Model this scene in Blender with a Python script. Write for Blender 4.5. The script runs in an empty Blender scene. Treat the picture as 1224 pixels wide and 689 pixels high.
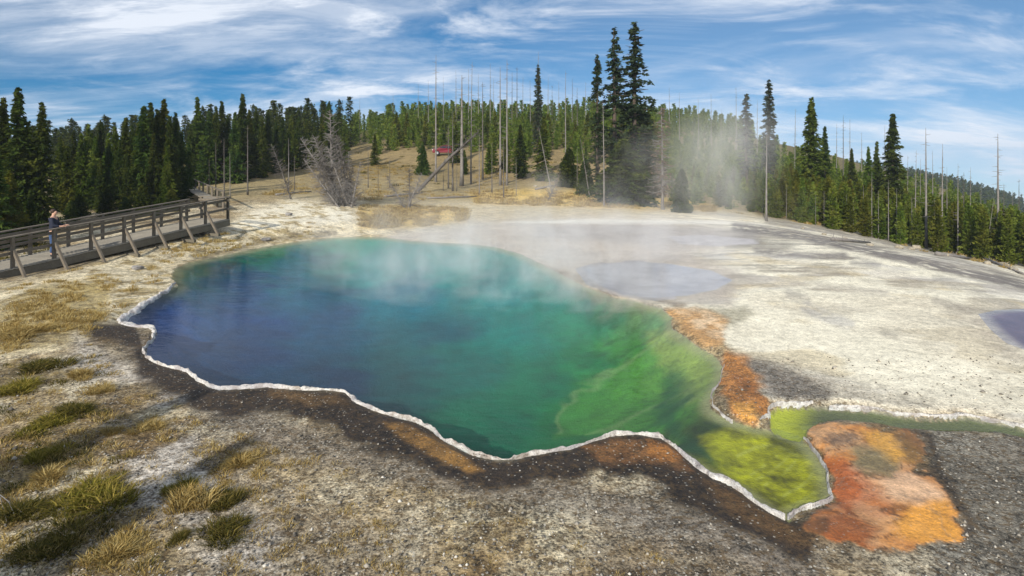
import bpy, bmesh, math, random
import numpy as np
from mathutils import Vector, Matrix

R = math.radians
F, CX, HY, H = 720.0, 612.0, 190.0, 4.2      # focal (px of the 1224 wide frame), centre, horizon row, eye height
SUN_EL = 27.0
SUN_TRAVEL = (0.36, 0.933)                    # horizontal direction the light travels
rng = np.random.default_rng(7)
random.seed(7)
scene = bpy.context.scene
col = scene.collection

# ------------------------------------------------------------------ small maths
def srgb(r, g, b):
    c = np.array([r, g, b]) / 255.0
    return np.where(c <= .04045, c / 12.92, ((c + .055) / 1.055) ** 2.4)

def _hash(ix, iy, s):
    n = (ix * 374761393 + iy * 668265263 + s * 1274126177) & 0xffffffff
    n = ((n ^ (n >> 13)) * 1274126177) & 0xffffffff
    return ((n ^ (n >> 16)) & 0xffff) / 65535.0

def vnoise(x, y, s=0):
    x = np.asarray(x, float); y = np.asarray(y, float)
    ix = np.floor(x).astype(np.int64); iy = np.floor(y).astype(np.int64)
    fx = x - ix; fy = y - iy
    fx = fx * fx * (3 - 2 * fx); fy = fy * fy * (3 - 2 * fy)
    a = _hash(ix, iy, s); b = _hash(ix + 1, iy, s); c = _hash(ix, iy + 1, s); d = _hash(ix + 1, iy + 1, s)
    return (a * (1 - fx) + b * fx) * (1 - fy) + (c * (1 - fx) + d * fx) * fy

def fbm(x, y, s=0, o=4):
    t = 0; a = .5; k = 1.0
    for i in range(o):
        t = t + a * (vnoise(x * k, y * k, s + i * 17) - .5) * 2; a *= .5; k *= 2.03
    return t

def sstep(a, b, v):
    t = np.clip((v - a) / (b - a), 0, 1)
    return t * t * (3 - 2 * t)

def sdist(poly, x, y):
    """signed distance, negative inside"""
    P = np.asarray(poly, float); Q = np.roll(P, -1, 0)
    x = np.asarray(x, float); y = np.asarray(y, float)
    sh = x.shape; x = x.ravel(); y = y.ravel()
    best = np.full(x.shape, 1e18); ins = np.zeros(x.shape, bool)
    for (ax, ay), (bx, by) in zip(P, Q):
        dx, dy = bx - ax, by - ay
        L = dx * dx + dy * dy + 1e-12
        t = np.clip(((x - ax) * dx + (y - ay) * dy) / L, 0, 1)
        d = (x - ax - t * dx) ** 2 + (y - ay - t * dy) ** 2
        best = np.minimum(best, d)
        c = ((ay > y) != (by > y)) & (x < (bx - ax) * (y - ay) / ((by - ay) if by != ay else 1e-9) + ax)
        ins ^= c
    d = np.sqrt(best)
    return np.where(ins, -d, d).reshape(sh)

def ldist(line, x, y):
    P = np.asarray(line, float)
    best = np.full(np.shape(x), 1e18)
    for (ax, ay), (bx, by) in zip(P[:-1], P[1:]):
        dx, dy = bx - ax, by - ay
        L = dx * dx + dy * dy + 1e-12
        t = np.clip(((x - ax) * dx + (y - ay) * dy) / L, 0, 1)
        best = np.minimum(best, (x - ax - t * dx) ** 2 + (y - ay - t * dy) ** 2)
    return np.sqrt(best)

# ------------------------------------------------------------------ the lie of the land
TC = np.array([-600, -100, 60, 200, 300, 400, 500, 620, 720, 820, 920, 1020, 1120, 1230, 1500, 2200], float)
TR = np.log(np.array([8, 20, 30, 42, 60, 80, 110, 150, 220, 350, 500, 800, 1600], float))
TZ = np.array([
 [0, 0, 0, 0, 0, 0, 0, 0, 0, 0, 0, 0, 0, 0, 0, 0],
 [.3, .1, .1, .0, 0, 0, 0, 0, 0, 0, 0, 0, -.05, -.3, -.9, -2.5],
 [.6, .4, .3, .75, .5, .05, 0, 0, 0, 0, 0, -.1, -.6, -1.6, -3, -5],
 [1, .6, .5, 1.0, 1.3, 1.0, .3, .1, 0, -.1, -.6, -1.5, -2.5, -3.4, -5, -7],
 [1.5, 1, .6, 1.2, 1.8, 1.6, 1.0, .6, .3, -.1, -.9, -2.2, -3.8, -5.5, -8, -11],
 [2.5, 1.5, 1.0, 2.4, 3.1, 3.4, 3.2, 2.6, 2, 1.4, 0, -2.2, -5, -7.5, -11, -15],
 [3, 2, 1.8, 3.5, 4.6, 6.5, 8, 7.5, 7, 5.5, 3, -1, -5, -9.8, -15, -20],
 [4, 3, 3, 5, 7.2, 10, 13, 13.5, 13.5, 12, 8, 3, -3.2, -11.5, -18, -25],
 [4, 3, 3, 6, 8, 11, 14, 14.5, 14.5, 13, 8, 1, -8, -20, -30, -40],
 [0, 0, 0, 2, 5, 9, 12, 13, 13, 11, 4, -6, -15, -32, -45, -60],
 [-5, -5, -5, -3, 0, 4, 8, 10, 9, 4, -2, -7, -17, -38, -60, -75],
 [-30, -30, -30, -30, -30, -30, -30, -30, -30, -30, -35, -45, -65, -95, -110, -120],
 [-250] * 10 + [-260, -280, -300, -350, -350, -350]], float)

def _cr(p0, p1, p2, p3, t):
    m1 = (p2 - p0) * .5; m2 = (p3 - p1) * .5
    t2 = t * t; t3 = t2 * t
    return (2 * t3 - 3 * t2 + 1) * p1 + (t3 - 2 * t2 + t) * m1 + (-2 * t3 + 3 * t2) * p2 + (t3 - t2) * m2

def base_height(x, y):
    x = np.asarray(x, float); y = np.asarray(y, float)
    ys = np.maximum(y, 3.0)
    u = np.clip(CX + F * x / ys, TC[0], TC[-1] - .01)
    v = np.clip(np.log(np.maximum(ys, 8.001)), TR[0], TR[-1] - 1e-4)
    ci = np.clip(np.searchsorted(TC, u, side='right') - 1, 0, len(TC) - 2)
    ri = np.clip(np.searchsorted(TR, v, side='right') - 1, 0, len(TR) - 2)
    fu = (u - TC[ci]) / (TC[ci + 1] - TC[ci]); fv = (v - TR[ri]) / (TR[ri + 1] - TR[ri])
    rows = []
    for k in (-1, 0, 1, 2):
        r_ = np.clip(ri + k, 0, len(TR) - 1)
        g = [TZ[r_, np.clip(ci + j, 0, len(TC) - 1)] for j in (-1, 0, 1, 2)]
        rows.append(_cr(*g, fu))
    z = _cr(*rows, fv)
    n = fbm(x * .06, y * .06, 3, 3) * np.clip((y - 34) / 60, 0, 1) * 1.0
    n = n + fbm(x * .6, y * .6, 5, 4) * .05 + fbm(x * .15, y * .15, 9, 3) * .05 * np.clip((y - 8) / 20, 0, 1)
    return z + n

def on_plane(px, py, z):
    y = (H - z) * F / (py - HY)
    return ((px - CX) * y / F, y)

WATER = -0.07
POOL_NEAR = [(150,388),(162,391),(180,392),(187,398),(184,405),(176,412),(173,425),(180,432),(195,437),(210,441),(228,446),(236,456),(248,463),(262,466),(290,465),(320,462),(345,466),(375,467),(400,468),(418,470),(424,480),(445,491),(470,498),(495,504),(512,512),(528,525),(545,536),(565,545),(590,551),(615,551),(632,546),(655,541),(680,538),(700,528),(730,521),(760,519),(790,524),(808,535),(822,548),(840,562),(862,574),(885,585),(905,600),(925,614),(943,624)]
POOL_RIGHT = [(953,612),(975,606),(995,600),(996,585),(990,565),(980,548),(968,533),(957,524)]
POOL_TOPR = [(932,515),(905,512),(880,505),(862,498),(850,488),(848,478),(855,465),(862,450),(864,437),(855,425),(835,415),(820,403),(802,392),(803,380),(790,368)]
POOL_FAR = [(760,360),(730,352),(700,343),(670,328),(645,315),(620,303),(590,295),(560,292),(520,290),(490,288),(460,284),(430,283),(400,284),(370,287),(340,291),(300,298),(260,307),(225,314),(208,322)]
POOL_LEFT = [(205,332),(212,341),(200,348),(185,357),(165,369),(150,378),(143,386)]
POOL_PX = POOL_NEAR + POOL_RIGHT + POOL_TOPR + POOL_FAR + POOL_LEFT
CHAN_PX = [(930,520),(921,508),(920,494),(930,487),(960,485),(1000,487),(1040,490),(1075,496),(1110,500),(1150,498),(1190,503),(1224,512),(1300,540),(1300,552),(1224,522),(1190,516),(1150,514),(1110,514),(1075,511),(1050,505),(1000,502),(978,504),(966,512),(962,526),(945,524)]
FARPOOL_PX = [(700,322),(720,316),(760,313),(800,316),(850,324),(874,335),(855,346),(820,353),(780,356),(745,352),(715,340)]
RPOOL_PX = [(1186,378),(1205,374),(1240,372),(1300,380),(1310,420),(1250,425),(1222,412),(1202,396)]
SMALL_PX = [(800,283),(850,281),(900,286),(905,292),(860,295),(815,292)]
W = lambda L, z: [on_plane(a, b, z) for a, b in L]
POOL_W = W(POOL_PX, WATER); CHAN_W = W(CHAN_PX, WATER)
FARPOOL_W = W(FARPOOL_PX, -.02); RPOOL_W = W(RPOOL_PX, -.02); SMALL_W = W(SMALL_PX, -.02)

def terrain(x, y, full=False):
    x = np.asarray(x, float); y = np.asarray(y, float)
    z = base_height(x, y)
    near = (np.abs(x) < 30) & (y > 4) & (y < 45)
    xs, ys, zs = x[near], y[near], z[near]
    wx = xs + fbm(xs * 2.2, ys * 2.2, 21, 4) * .06; wy = ys + fbm(xs * 2.2, ys * 2.2, 33, 4) * .06
    dp = sdist(POOL_W, wx, wy); dc = sdist(CHAN_W, wx, wy)
    pxs = CX + F * xs / ys
    farness = sstep(15, 24, ys)
    bank = .22 + farness * 3.0
    out = sstep(0, 1, np.clip(dp / bank, 0, 1))
    zl = (WATER - .0) * (1 - out) + zs * out
    shallow = sstep(780, 860, pxs) * sstep(16, 9, ys)
    slope = .9 * (1 - farness) + .25 * farness
    slope = slope * (1 - shallow) + .12 * shallow
    dmax = 1.3 * (1 - shallow) + .14 * shallow
    depth = dmax * (1 - np.exp(-np.maximum(-dp, 0) * slope / dmax)) + .02
    zi = WATER - depth
    zn = np.where(dp < 0, zi, zl)
    # channel
    co = sstep(0, .25, dc)
    zc = np.where(dc < 0, WATER - .06 - .05 * np.clip(-dc / .2, 0, 1), WATER * (1 - co) + zn * co)
    zn = np.where(dp < 0, np.minimum(zn, np.where(dc < 0, zc, zn)), np.minimum(zn, zc))
    for P, dd in ((FARPOOL_W, .10), (RPOOL_W, .12)):
        d = sdist(P, wx, wy)
        o = sstep(0, .8, d)
        zn = np.where(d < 0, -.02 - dd * np.clip(-d / .8, 0.05, 1), (-.02) * (1 - o) + zn * o)
    z[near] = zn
    return z

def tz(x, y):
    return float(terrain(np.array([x]), np.array([y]))[0])

def at(px, Y):
    x = (px - CX) * Y / F
    return Vector((x, Y, tz(x, Y)))

def ground_px(px, py):
    """the point of the ground seen at that pixel"""
    lo = 4.0
    Y = np.concatenate([np.linspace(4.5, 60, 600), np.linspace(60, 400, 600)])
    x = (px - CX) * Y / F
    z = terrain(x, Y)
    rows = HY + (H - z) * F / Y
    i = np.argmax(rows <= py)
    return Vector((x[i], Y[i], z[i]))

# ------------------------------------------------------------------ mesh + object helpers
def mesh_np(name, V, faces, smooth=False):
    """faces: (n,k) int array"""
    me = bpy.data.meshes.new(name)
    V = np.asarray(V, np.float32); Fc = np.asarray(faces, np.int32)
    n, k = Fc.shape
    me.vertices.add(len(V)); me.vertices.foreach_set('co', V.ravel())
    me.loops.add(n * k); me.loops.foreach_set('vertex_index', Fc.ravel())
    me.polygons.add(n); me.polygons.foreach_set('loop_start', np.arange(0, n * k, k, dtype=np.int32))
    me.polygons.foreach_set('loop_total', np.full(n, k, np.int32))
    if smooth: me.polygons.foreach_set('use_smooth', np.ones(n, bool))
    me.update(calc_edges=True); me.validate()
    return me

def link(name, me, mat=None, parent=None, loc=None, rotz=0):
    o = bpy.data.objects.new(name, me); col.objects.link(o)
    if mat is not None and me is not None and len(me.materials) == 0: me.materials.append(mat)
    if parent is not None: o.parent = parent
    if loc is not None: o.location = loc
    o.rotation_euler.z = rotz
    return o

def tag(o, label=None, cat=None, group=None, kind=None):
    if label: o['label'] = label
    if cat: o['category'] = cat
    if group: o['group'] = group
    if kind: o['kind'] = kind
    return o

def empty(name, loc, rotz=0):
    o = bpy.data.objects.new(name, None); col.objects.link(o)
    o.location = loc; o.rotation_euler.z = rotz; o.empty_display_size = .3
    return o

def copy_tree(o, parent=None):
    c = o.copy(); col.objects.link(c); c.parent = parent
    for ch in list(o.children): copy_tree(ch, c)
    return c

class MB:
    """collects boxes, bars and tubes into one mesh"""
    def __init__(s): s.v = []; s.f = []; s.smooth = False
    def add(s, vs, fs):
        n = len(s.v); s.v += [tuple(v) for v in vs]; s.f += [tuple(i + n for i in f) for f in fs]
    def bar(s, a, b, w, h, up=(0, 0, 1), jit=0):
        a = Vector(a); b = Vector(b); d = (b - a).normalized(); up = Vector(up)
        sd = d.cross(up)
        if sd.length < 1e-3: sd = d.cross(Vector((0, 1, 0)))
        sd.normalize(); u = sd.cross(d)
        vs = []
        for p in (a, b):
            for i, j in ((-1, -1), (1, -1), (1, 1), (-1, 1)):
                vs.append(p + sd * i * w / 2 + u * j * h / 2 + Vector((random.uniform(-jit, jit),) * 3))
        s.add(vs, [(0, 3, 2, 1), (4, 5, 6, 7), (0, 1, 5, 4), (1, 2, 6, 5), (2, 3, 7, 6), (3, 0, 4, 7)])
    def tube(s, pts, rad, n=6, cap=True):
        pts = [Vector(p) for p in pts]; base = len(s.v); vs = []; fs = []
        for i, p in enumerate(pts):
            d = (pts[min(i + 1, len(pts) - 1)] - pts[max(i - 1, 0)]).normalized()
            a = d.cross(Vector((.37, .91, .2))).normalized(); b = d.cross(a)
            for k in range(n):
                t = 2 * math.pi * k / n
                vs.append(p + (a * math.cos(t) + b * math.sin(t)) * rad[i])
        for i in range(len(pts) - 1):
            for k in range(n):
                fs.append((i * n + k, i * n + (k + 1) % n, (i + 1) * n + (k + 1) % n, (i + 1) * n + k))
        if cap: fs.append(tuple(range(n))[::-1]); fs.append(tuple((len(pts) - 1) * n + k for k in range(n)))
        s.add(vs, fs)
    def mesh(s, name, smooth=False):
        me = bpy.data.meshes.new(name); me.from_pydata(s.v, [], s.f); me.update()
        if smooth: me.polygons.foreach_set('use_smooth', [True] * len(me.polygons))
        return me
    def build(s, name, mat, parent=None, loc=None, smooth=False):
        return link(name, s.mesh(name, smooth), mat, parent, loc)

# ------------------------------------------------------------------ materials
class NT:
    def __init__(s, name):
        s.m = bpy.data.materials.new(name); s.m.use_nodes = True
        s.t = s.m.node_tree; s.t.nodes.clear(); s.out = s.n('ShaderNodeOutputMaterial')
    def n(s, typ, **kw):
        nd = s.t.nodes.new(typ)
        for k, v in kw.items():
            if k.startswith('i_'):
                key = k[2:].replace('_', ' '); nd.inputs[key].default_value = v
            else: setattr(nd, k, v)
        return nd
    def l(s, a, b): s.t.links.new(a, b)
    def noise(s, scale, detail=4, rough=.55, vec=None):
        nd = s.n('ShaderNodeTexNoise'); nd.inputs['Scale'].default_value = scale
        nd.inputs['Detail'].default_value = detail; nd.inputs['Roughness'].default_value = rough
        if vec is not None: s.l(vec, nd.inputs['Vector'])
        return nd.outputs['Fac']
    def ramp(s, fac, stops):
        nd = s.n('ShaderNodeValToRGB'); e = nd.color_ramp.elements
        while len(e) < len(stops): e.new(.5)
        for i, (p, c) in enumerate(stops):
            e[i].position = p; e[i].color = (*c, 1) if len(c) == 3 else c
        s.l(fac, nd.inputs['Fac']); return nd.outputs['Color']
    def mix(s, a, b, fac, mode='MIX'):
        nd = s.n('ShaderNodeMix', data_type='RGBA', blend_type=mode)
        for v, k in ((fac, 0), (a, 6), (b, 7)):
            if hasattr(v, 'is_linked') or hasattr(v, 'links'): s.l(v, nd.inputs[k])
            elif k == 0: nd.inputs[0].default_value = v
            else: nd.inputs[k].default_value = (*v, 1)
        return nd.outputs[2]
    def math(s, op, a, b=None, clamp=False):
        nd = s.n('ShaderNodeMath', operation=op, use_clamp=clamp)
        for i, v in enumerate((a, b)):
            if v is None: continue
            if hasattr(v, 'links'): s.l(v, nd.inputs[i])
            else: nd.inputs[i].default_value = v
        return nd.outputs[0]
    def principled(s, color, rough=.9, spec=.3, bump=None, bstr=.5, bdist=.02, **kw):
        p = s.n('ShaderNodeBsdfPrincipled')
        if hasattr(color, 'links'): s.l(color, p.inputs['Base Color'])
        else: p.inputs['Base Color'].default_value = (*color, 1)
        if hasattr(rough, 'links'): s.l(rough, p.inputs['Roughness'])
        else: p.inputs['Roughness'].default_value = rough
        p.inputs['Specular IOR Level'].default_value = spec
        if bump is not None:
            b = s.n('ShaderNodeBump'); b.inputs['Strength'].default_value = bstr; b.inputs['Distance'].default_value = bdist
            s.l(bump, b.inputs['Height']); s.l(b.outputs[0], p.inputs['Normal'])
        s.l(p.outputs[0], s.out.inputs['Surface']); return p

def mat_wood(name, c1, c2, scale=3):
    t = NT(name); tc = t.n('ShaderNodeTexCoord'); mp = t.n('ShaderNodeMapping'); mp.inputs['Scale'].default_value = (1, 1, 1)
    g = t.n('ShaderNodeNewGeometry')
    n1 = t.noise(scale, 5, .65, g.outputs['Position']); n2 = t.noise(scale * 14, 3, .6, g.outputs['Position'])
    c = t.ramp(t.math('MULTIPLY', t.math('ADD', n1, n2), .5), [(.3, c1), (.68, c2)])
    t.principled(c, .85, .25, n2, .5, .01); return t.m

def mat_foliage(name, cols, hue_var=.04, val=.5):
    t = NT(name); g = t.n('ShaderNodeNewGeometry'); oi = t.n('ShaderNodeObjectInfo')
    n1 = t.noise(.9, 3, .6, g.outputs['Position']); n2 = t.noise(7, 2, .6, g.outputs['Position'])
    f = t.math('ADD', t.math('MULTIPLY', n1, .6), t.math('MULTIPLY', n2, .4))
    c = t.ramp(f, [(.33, cols[0]), (.5, cols[1]), (.66, cols[2])])
    hsv = t.n('ShaderNodeHueSaturation')
    t.l(t.math('ADD', t.math('MULTIPLY', oi.outputs['Random'], hue_var), .5 - hue_var / 2), hsv.inputs['Hue'])
    t.l(t.math('ADD', t.math('MULTIPLY', oi.outputs['Random'], val), 1 - val / 2), hsv.inputs['Value'])
    t.l(c, hsv.inputs['Color'])
    d = t.n('ShaderNodeBsdfDiffuse'); tr = t.n('ShaderNodeBsdfTranslucent')
    t.l(hsv.outputs[0], d.inputs['Color']); t.l(hsv.outputs[0], tr.inputs['Color'])
    m = t.n('ShaderNodeMixShader'); m.inputs[0].default_value = .25
    t.l(d.outputs[0], m.inputs[1]); t.l(tr.outputs[0], m.inputs[2]); t.l(m.outputs[0], t.out.inputs['Surface'])
    return t.m

def mat_plain(name, c, rough=.8, var=.25, scale=8, spec=.3, metallic=0):
    t = NT(name); g = t.n('ShaderNodeNewGeometry')
    n = t.noise(scale, 4, .6, g.outputs['Position'])
    c = np.array(c, float)
    cc = t.ramp(n, [(.3, tuple(c * (1 - var))), (.7, tuple(np.minimum(c * (1 + var), 1)))])
    p = t.principled(cc, rough, spec); p.inputs['Metallic'].default_value = metallic
    return t.m

M = {}
M['dark'] = mat_foliage('spruce needles', [(.018, .034, .008), (.044, .068, .014), (.11, .13, .025)])
M['young'] = mat_foliage('young pine needles', [(.040, .066, .010), (.10, .125, .018), (.21, .21, .04)], .05, .5)
M['greyg'] = mat_foliage('sparse old needles', [(.03, .045, .03), (.05, .068, .042), (.08, .095, .055)], .03, .3)
M['rust'] = mat_foliage('dry reddish twigs', [(.11, .075, .05), (.17, .12, .085), (.24, .18, .13)], .02, .3)
M['mid'] = mat_foliage('mid green needles', [(.024, .046, .007), (.065, .092, .014), (.15, .165, .03)])
M['tall'] = mat_foliage('old pine needles', [(.018, .032, .016), (.036, .056, .026), (.065, .085, .035)], .03, .2)
M['bark'] = mat_wood('bark', (.05, .038, .028), (.13, .10, .08), 4)
M['dead'] = mat_wood('weathered dead wood', (.10, .092, .085), (.27, .25, .23), 3)
M['deadd'] = mat_wood('dark dead wood', (.05, .045, .04), (.16, .145, .13), 3)
M['deck'] = mat_wood('weathered boardwalk planks', (.16, .145, .12), (.34, .31, .25), 2)
M['rail'] = mat_wood('weathered railing timber', (.085, .070, .052), (.21, .18, .14), 2.5)
M['beam'] = mat_wood('treated support timber', (.08, .07, .05), (.19, .17, .13), 2.5)

# ground
def ground_mat():
    t = NT('thermal ground'); g = t.n('ShaderNodeNewGeometry'); P = g.outputs['Position']
    a = t.n('ShaderNodeAttribute', attribute_name='Col'); m = t.n('ShaderNodeAttribute', attribute_name='Msk')
    sep = t.n('ShaderNodeSeparateColor'); t.l(m.outputs['Color'], sep.inputs[0])
    grav, wet, bed = sep.outputs[0], sep.outputs[1], sep.outputs[2]
    n_big = t.noise(.8, 6, .62, P); n_mid = t.noise(5, 6, .7, P); n_fine = t.noise(26, 5, .75, P)
    vo = t.n('ShaderNodeTexVoronoi'); vo.inputs['Scale'].default_value = 24; t.l(P, vo.inputs['Vector'])
    # multiplicative variation, centred on 1
    f = t.math('ADD', t.math('MULTIPLY', n_mid, .9), t.math('MULTIPLY', n_fine, 1.1))     # ~1
    f = t.math('ADD', f, t.math('MULTIPLY', n_big, .5))                                      # ~1.25
    k = t.math('ADD', t.math('MULTIPLY', t.math('SUBTRACT', f, 1.25), t.math('ADD', t.math('MULTIPLY', grav, 4.6), .4)), 1.0)
    k = t.math('MAXIMUM', k, .18); k = t.math('MINIMUM', k, 2.1)
    vm = t.n('ShaderNodeVectorMath', operation='SCALE'); t.l(a.outputs['Color'], vm.inputs[0]); t.l(k, vm.inputs['Scale'])
    n_clump = t.noise(11, 4, .7, P)
    pit = t.math('MULTIPLY', t.ramp(n_clump, [(.50, (0, 0, 0)), (.60, (1, 1, 1))]), grav)
    vmx = t.mix(vm.outputs[0], (.12, .075, .03), t.math('MULTIPLY', pit, .7))
    # stones: some cells pale, some dark
    sc = t.n('ShaderNodeSeparateColor'); t.l(vo.outputs['Color'], sc.inputs[0])
    pale = t.math('MULTIPLY', t.math('MULTIPLY', t.math('GREATER_THAN', sc.outputs[0], .86), t.math('LESS_THAN', vo.outputs['Distance'], .34)), grav)
    dark = t.math('MULTIPLY', t.math('MULTIPLY', t.math('GREATER_THAN', sc.outputs[1], .84), t.math('LESS_THAN', vo.outputs['Distance'], .4)), grav)
    c = t.mix(vmx, (.60, .57, .49), t.math('MULTIPLY', pale, .7))
    c = t.mix(c, (.05, .042, .03), t.math('MULTIPLY', dark, .7))
    wv = t.n('ShaderNodeVectorMath', operation='ADD'); wn = t.n('ShaderNodeTexNoise'); wn.inputs['Scale'].default_value = 1.4; wn.inputs['Detail'].default_value = 4; t.l(P, wn.inputs['Vector'])
    t.l(P, wv.inputs[0]); t.l(wn.outputs['Color'], wv.inputs[1])
    ve = t.n('ShaderNodeTexVoronoi', feature='DISTANCE_TO_EDGE'); ve.inputs['Scale'].default_value = .9; t.l(wv.outputs[0], ve.inputs['Vector'])
    crack = t.math('MULTIPLY', t.math('MULTIPLY', t.math('SUBTRACT', 1.0, t.math('MULTIPLY', ve.outputs['Distance'], 38), True), t.math('SUBTRACT', .55, grav, True)), t.math('GREATER_THAN', n_big, .5))
    c = t.mix(c, (.20, .17, .12), crack)
    # underwater: keep quieter, add soft mottling
    nb = t.noise(1.7, 5, .6, P)
    kb = t.math('ADD', t.math('MULTIPLY', t.math('SUBTRACT', nb, .5), 1.1), 1.0)
    vb = t.n('ShaderNodeVectorMath', operation='SCALE'); t.l(a.outputs['Color'], vb.inputs[0]); t.l(kb, vb.inputs['Scale'])
    c = t.mix(c, vb.outputs[0], bed)
    rough = t.math('SUBTRACT', .95, t.math('MULTIPLY', wet, .55))
    hgt = t.math('ADD', t.math('ADD', t.math('MULTIPLY', n_mid, 1.0), t.math('MULTIPLY', n_fine, .45)), t.math('MULTIPLY', vo.outputs['Distance'], -.12))
    hs = t.math('MULTIPLY', hgt, t.math('ADD', t.math('MULTIPLY', grav, .9), .12))
    t.principled(c, rough, .35, hs, .9, .09)
    return t.m
M['ground'] = ground_mat()

def water_mat(name, tint, ior=1.33, rough=.015, bump=.04, add=0.0):
    t = NT(name); g = t.n('ShaderNodeNewGeometry')
    mp = t.n('ShaderNodeMapping'); mp.inputs['Scale'].default_value = (1, 2.4, 1); t.l(g.outputs['Position'], mp.inputs['Vector'])
    n = t.math('ADD', t.noise(1.6, 4, .55, mp.outputs[0]), t.math('MULTIPLY', t.noise(7, 3, .5, mp.outputs[0]), .35))
    b = t.n('ShaderNodeBump'); b.inputs['Strength'].default_value = bump; b.inputs['Distance'].default_value = .3; t.l(n, b.inputs['Height'])
    gl = t.n('ShaderNodeBsdfGlossy'); gl.inputs['Roughness'].default_value = rough; t.l(b.outputs[0], gl.inputs['Normal'])
    tr = t.n('ShaderNodeBsdfTransparent'); tr.inputs['Color'].default_value = (*tint, 1)
    fr = t.n('ShaderNodeFresnel'); t.l(t.math('ADD', ior, t.math('MULTIPLY', g.outputs['Backfacing'], 1 / ior - ior)), fr.inputs['IOR']); t.l(b.outputs[0], fr.inputs['Normal'])
    mx = t.n('ShaderNodeMixShader'); t.l(t.math('ADD', fr.outputs[0], add, True), mx.inputs[0])
    t.l(tr.outputs[0], mx.inputs[1]); t.l(gl.outputs[0], mx.inputs[2]); t.l(mx.outputs[0], t.out.inputs['Surface'])
    return t.m
M['water'] = water_mat('clear hot spring water', (.97, .99, 1), ior=1.17)
M['water2'] = water_mat('milky shallow water', (.95, .95, 1), rough=.06, bump=.03, add=0)

def rim_mat():
    t = NT('white sinter crust'); g = t.n('ShaderNodeNewGeometry'); P = g.outputs['Position']
    n = t.noise(9, 5, .7, P); n2 = t.noise(40, 4, .7, P); n3 = t.noise(1.3, 3, .6, P)
    c = t.ramp(t.math('ADD', t.math('MULTIPLY', n, .55), t.math('MULTIPLY', n2, .45)), [(.34, (.20, .16, .12)), (.43, (.55, .52, .48)), (.54, (.80, .78, .74))])
    c = t.mix(c, (.30, .23, .17), t.math('MULTIPLY', t.ramp(t.noise(2.6, 5, .7, P), [(.50, (0, 0, 0)), (.62, (1, 1, 1))]), .75)); c = t.mix(c, (.46, .45, .50), t.math('MULTIPLY', t.ramp(n3, [(.5, (0, 0, 0)), (.6, (1, 1, 1))]), .4))
    t.principled(c, .8, .3, t.math('ADD', n, n2), .9, .05); return t.m
M['rim'] = rim_mat()

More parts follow.
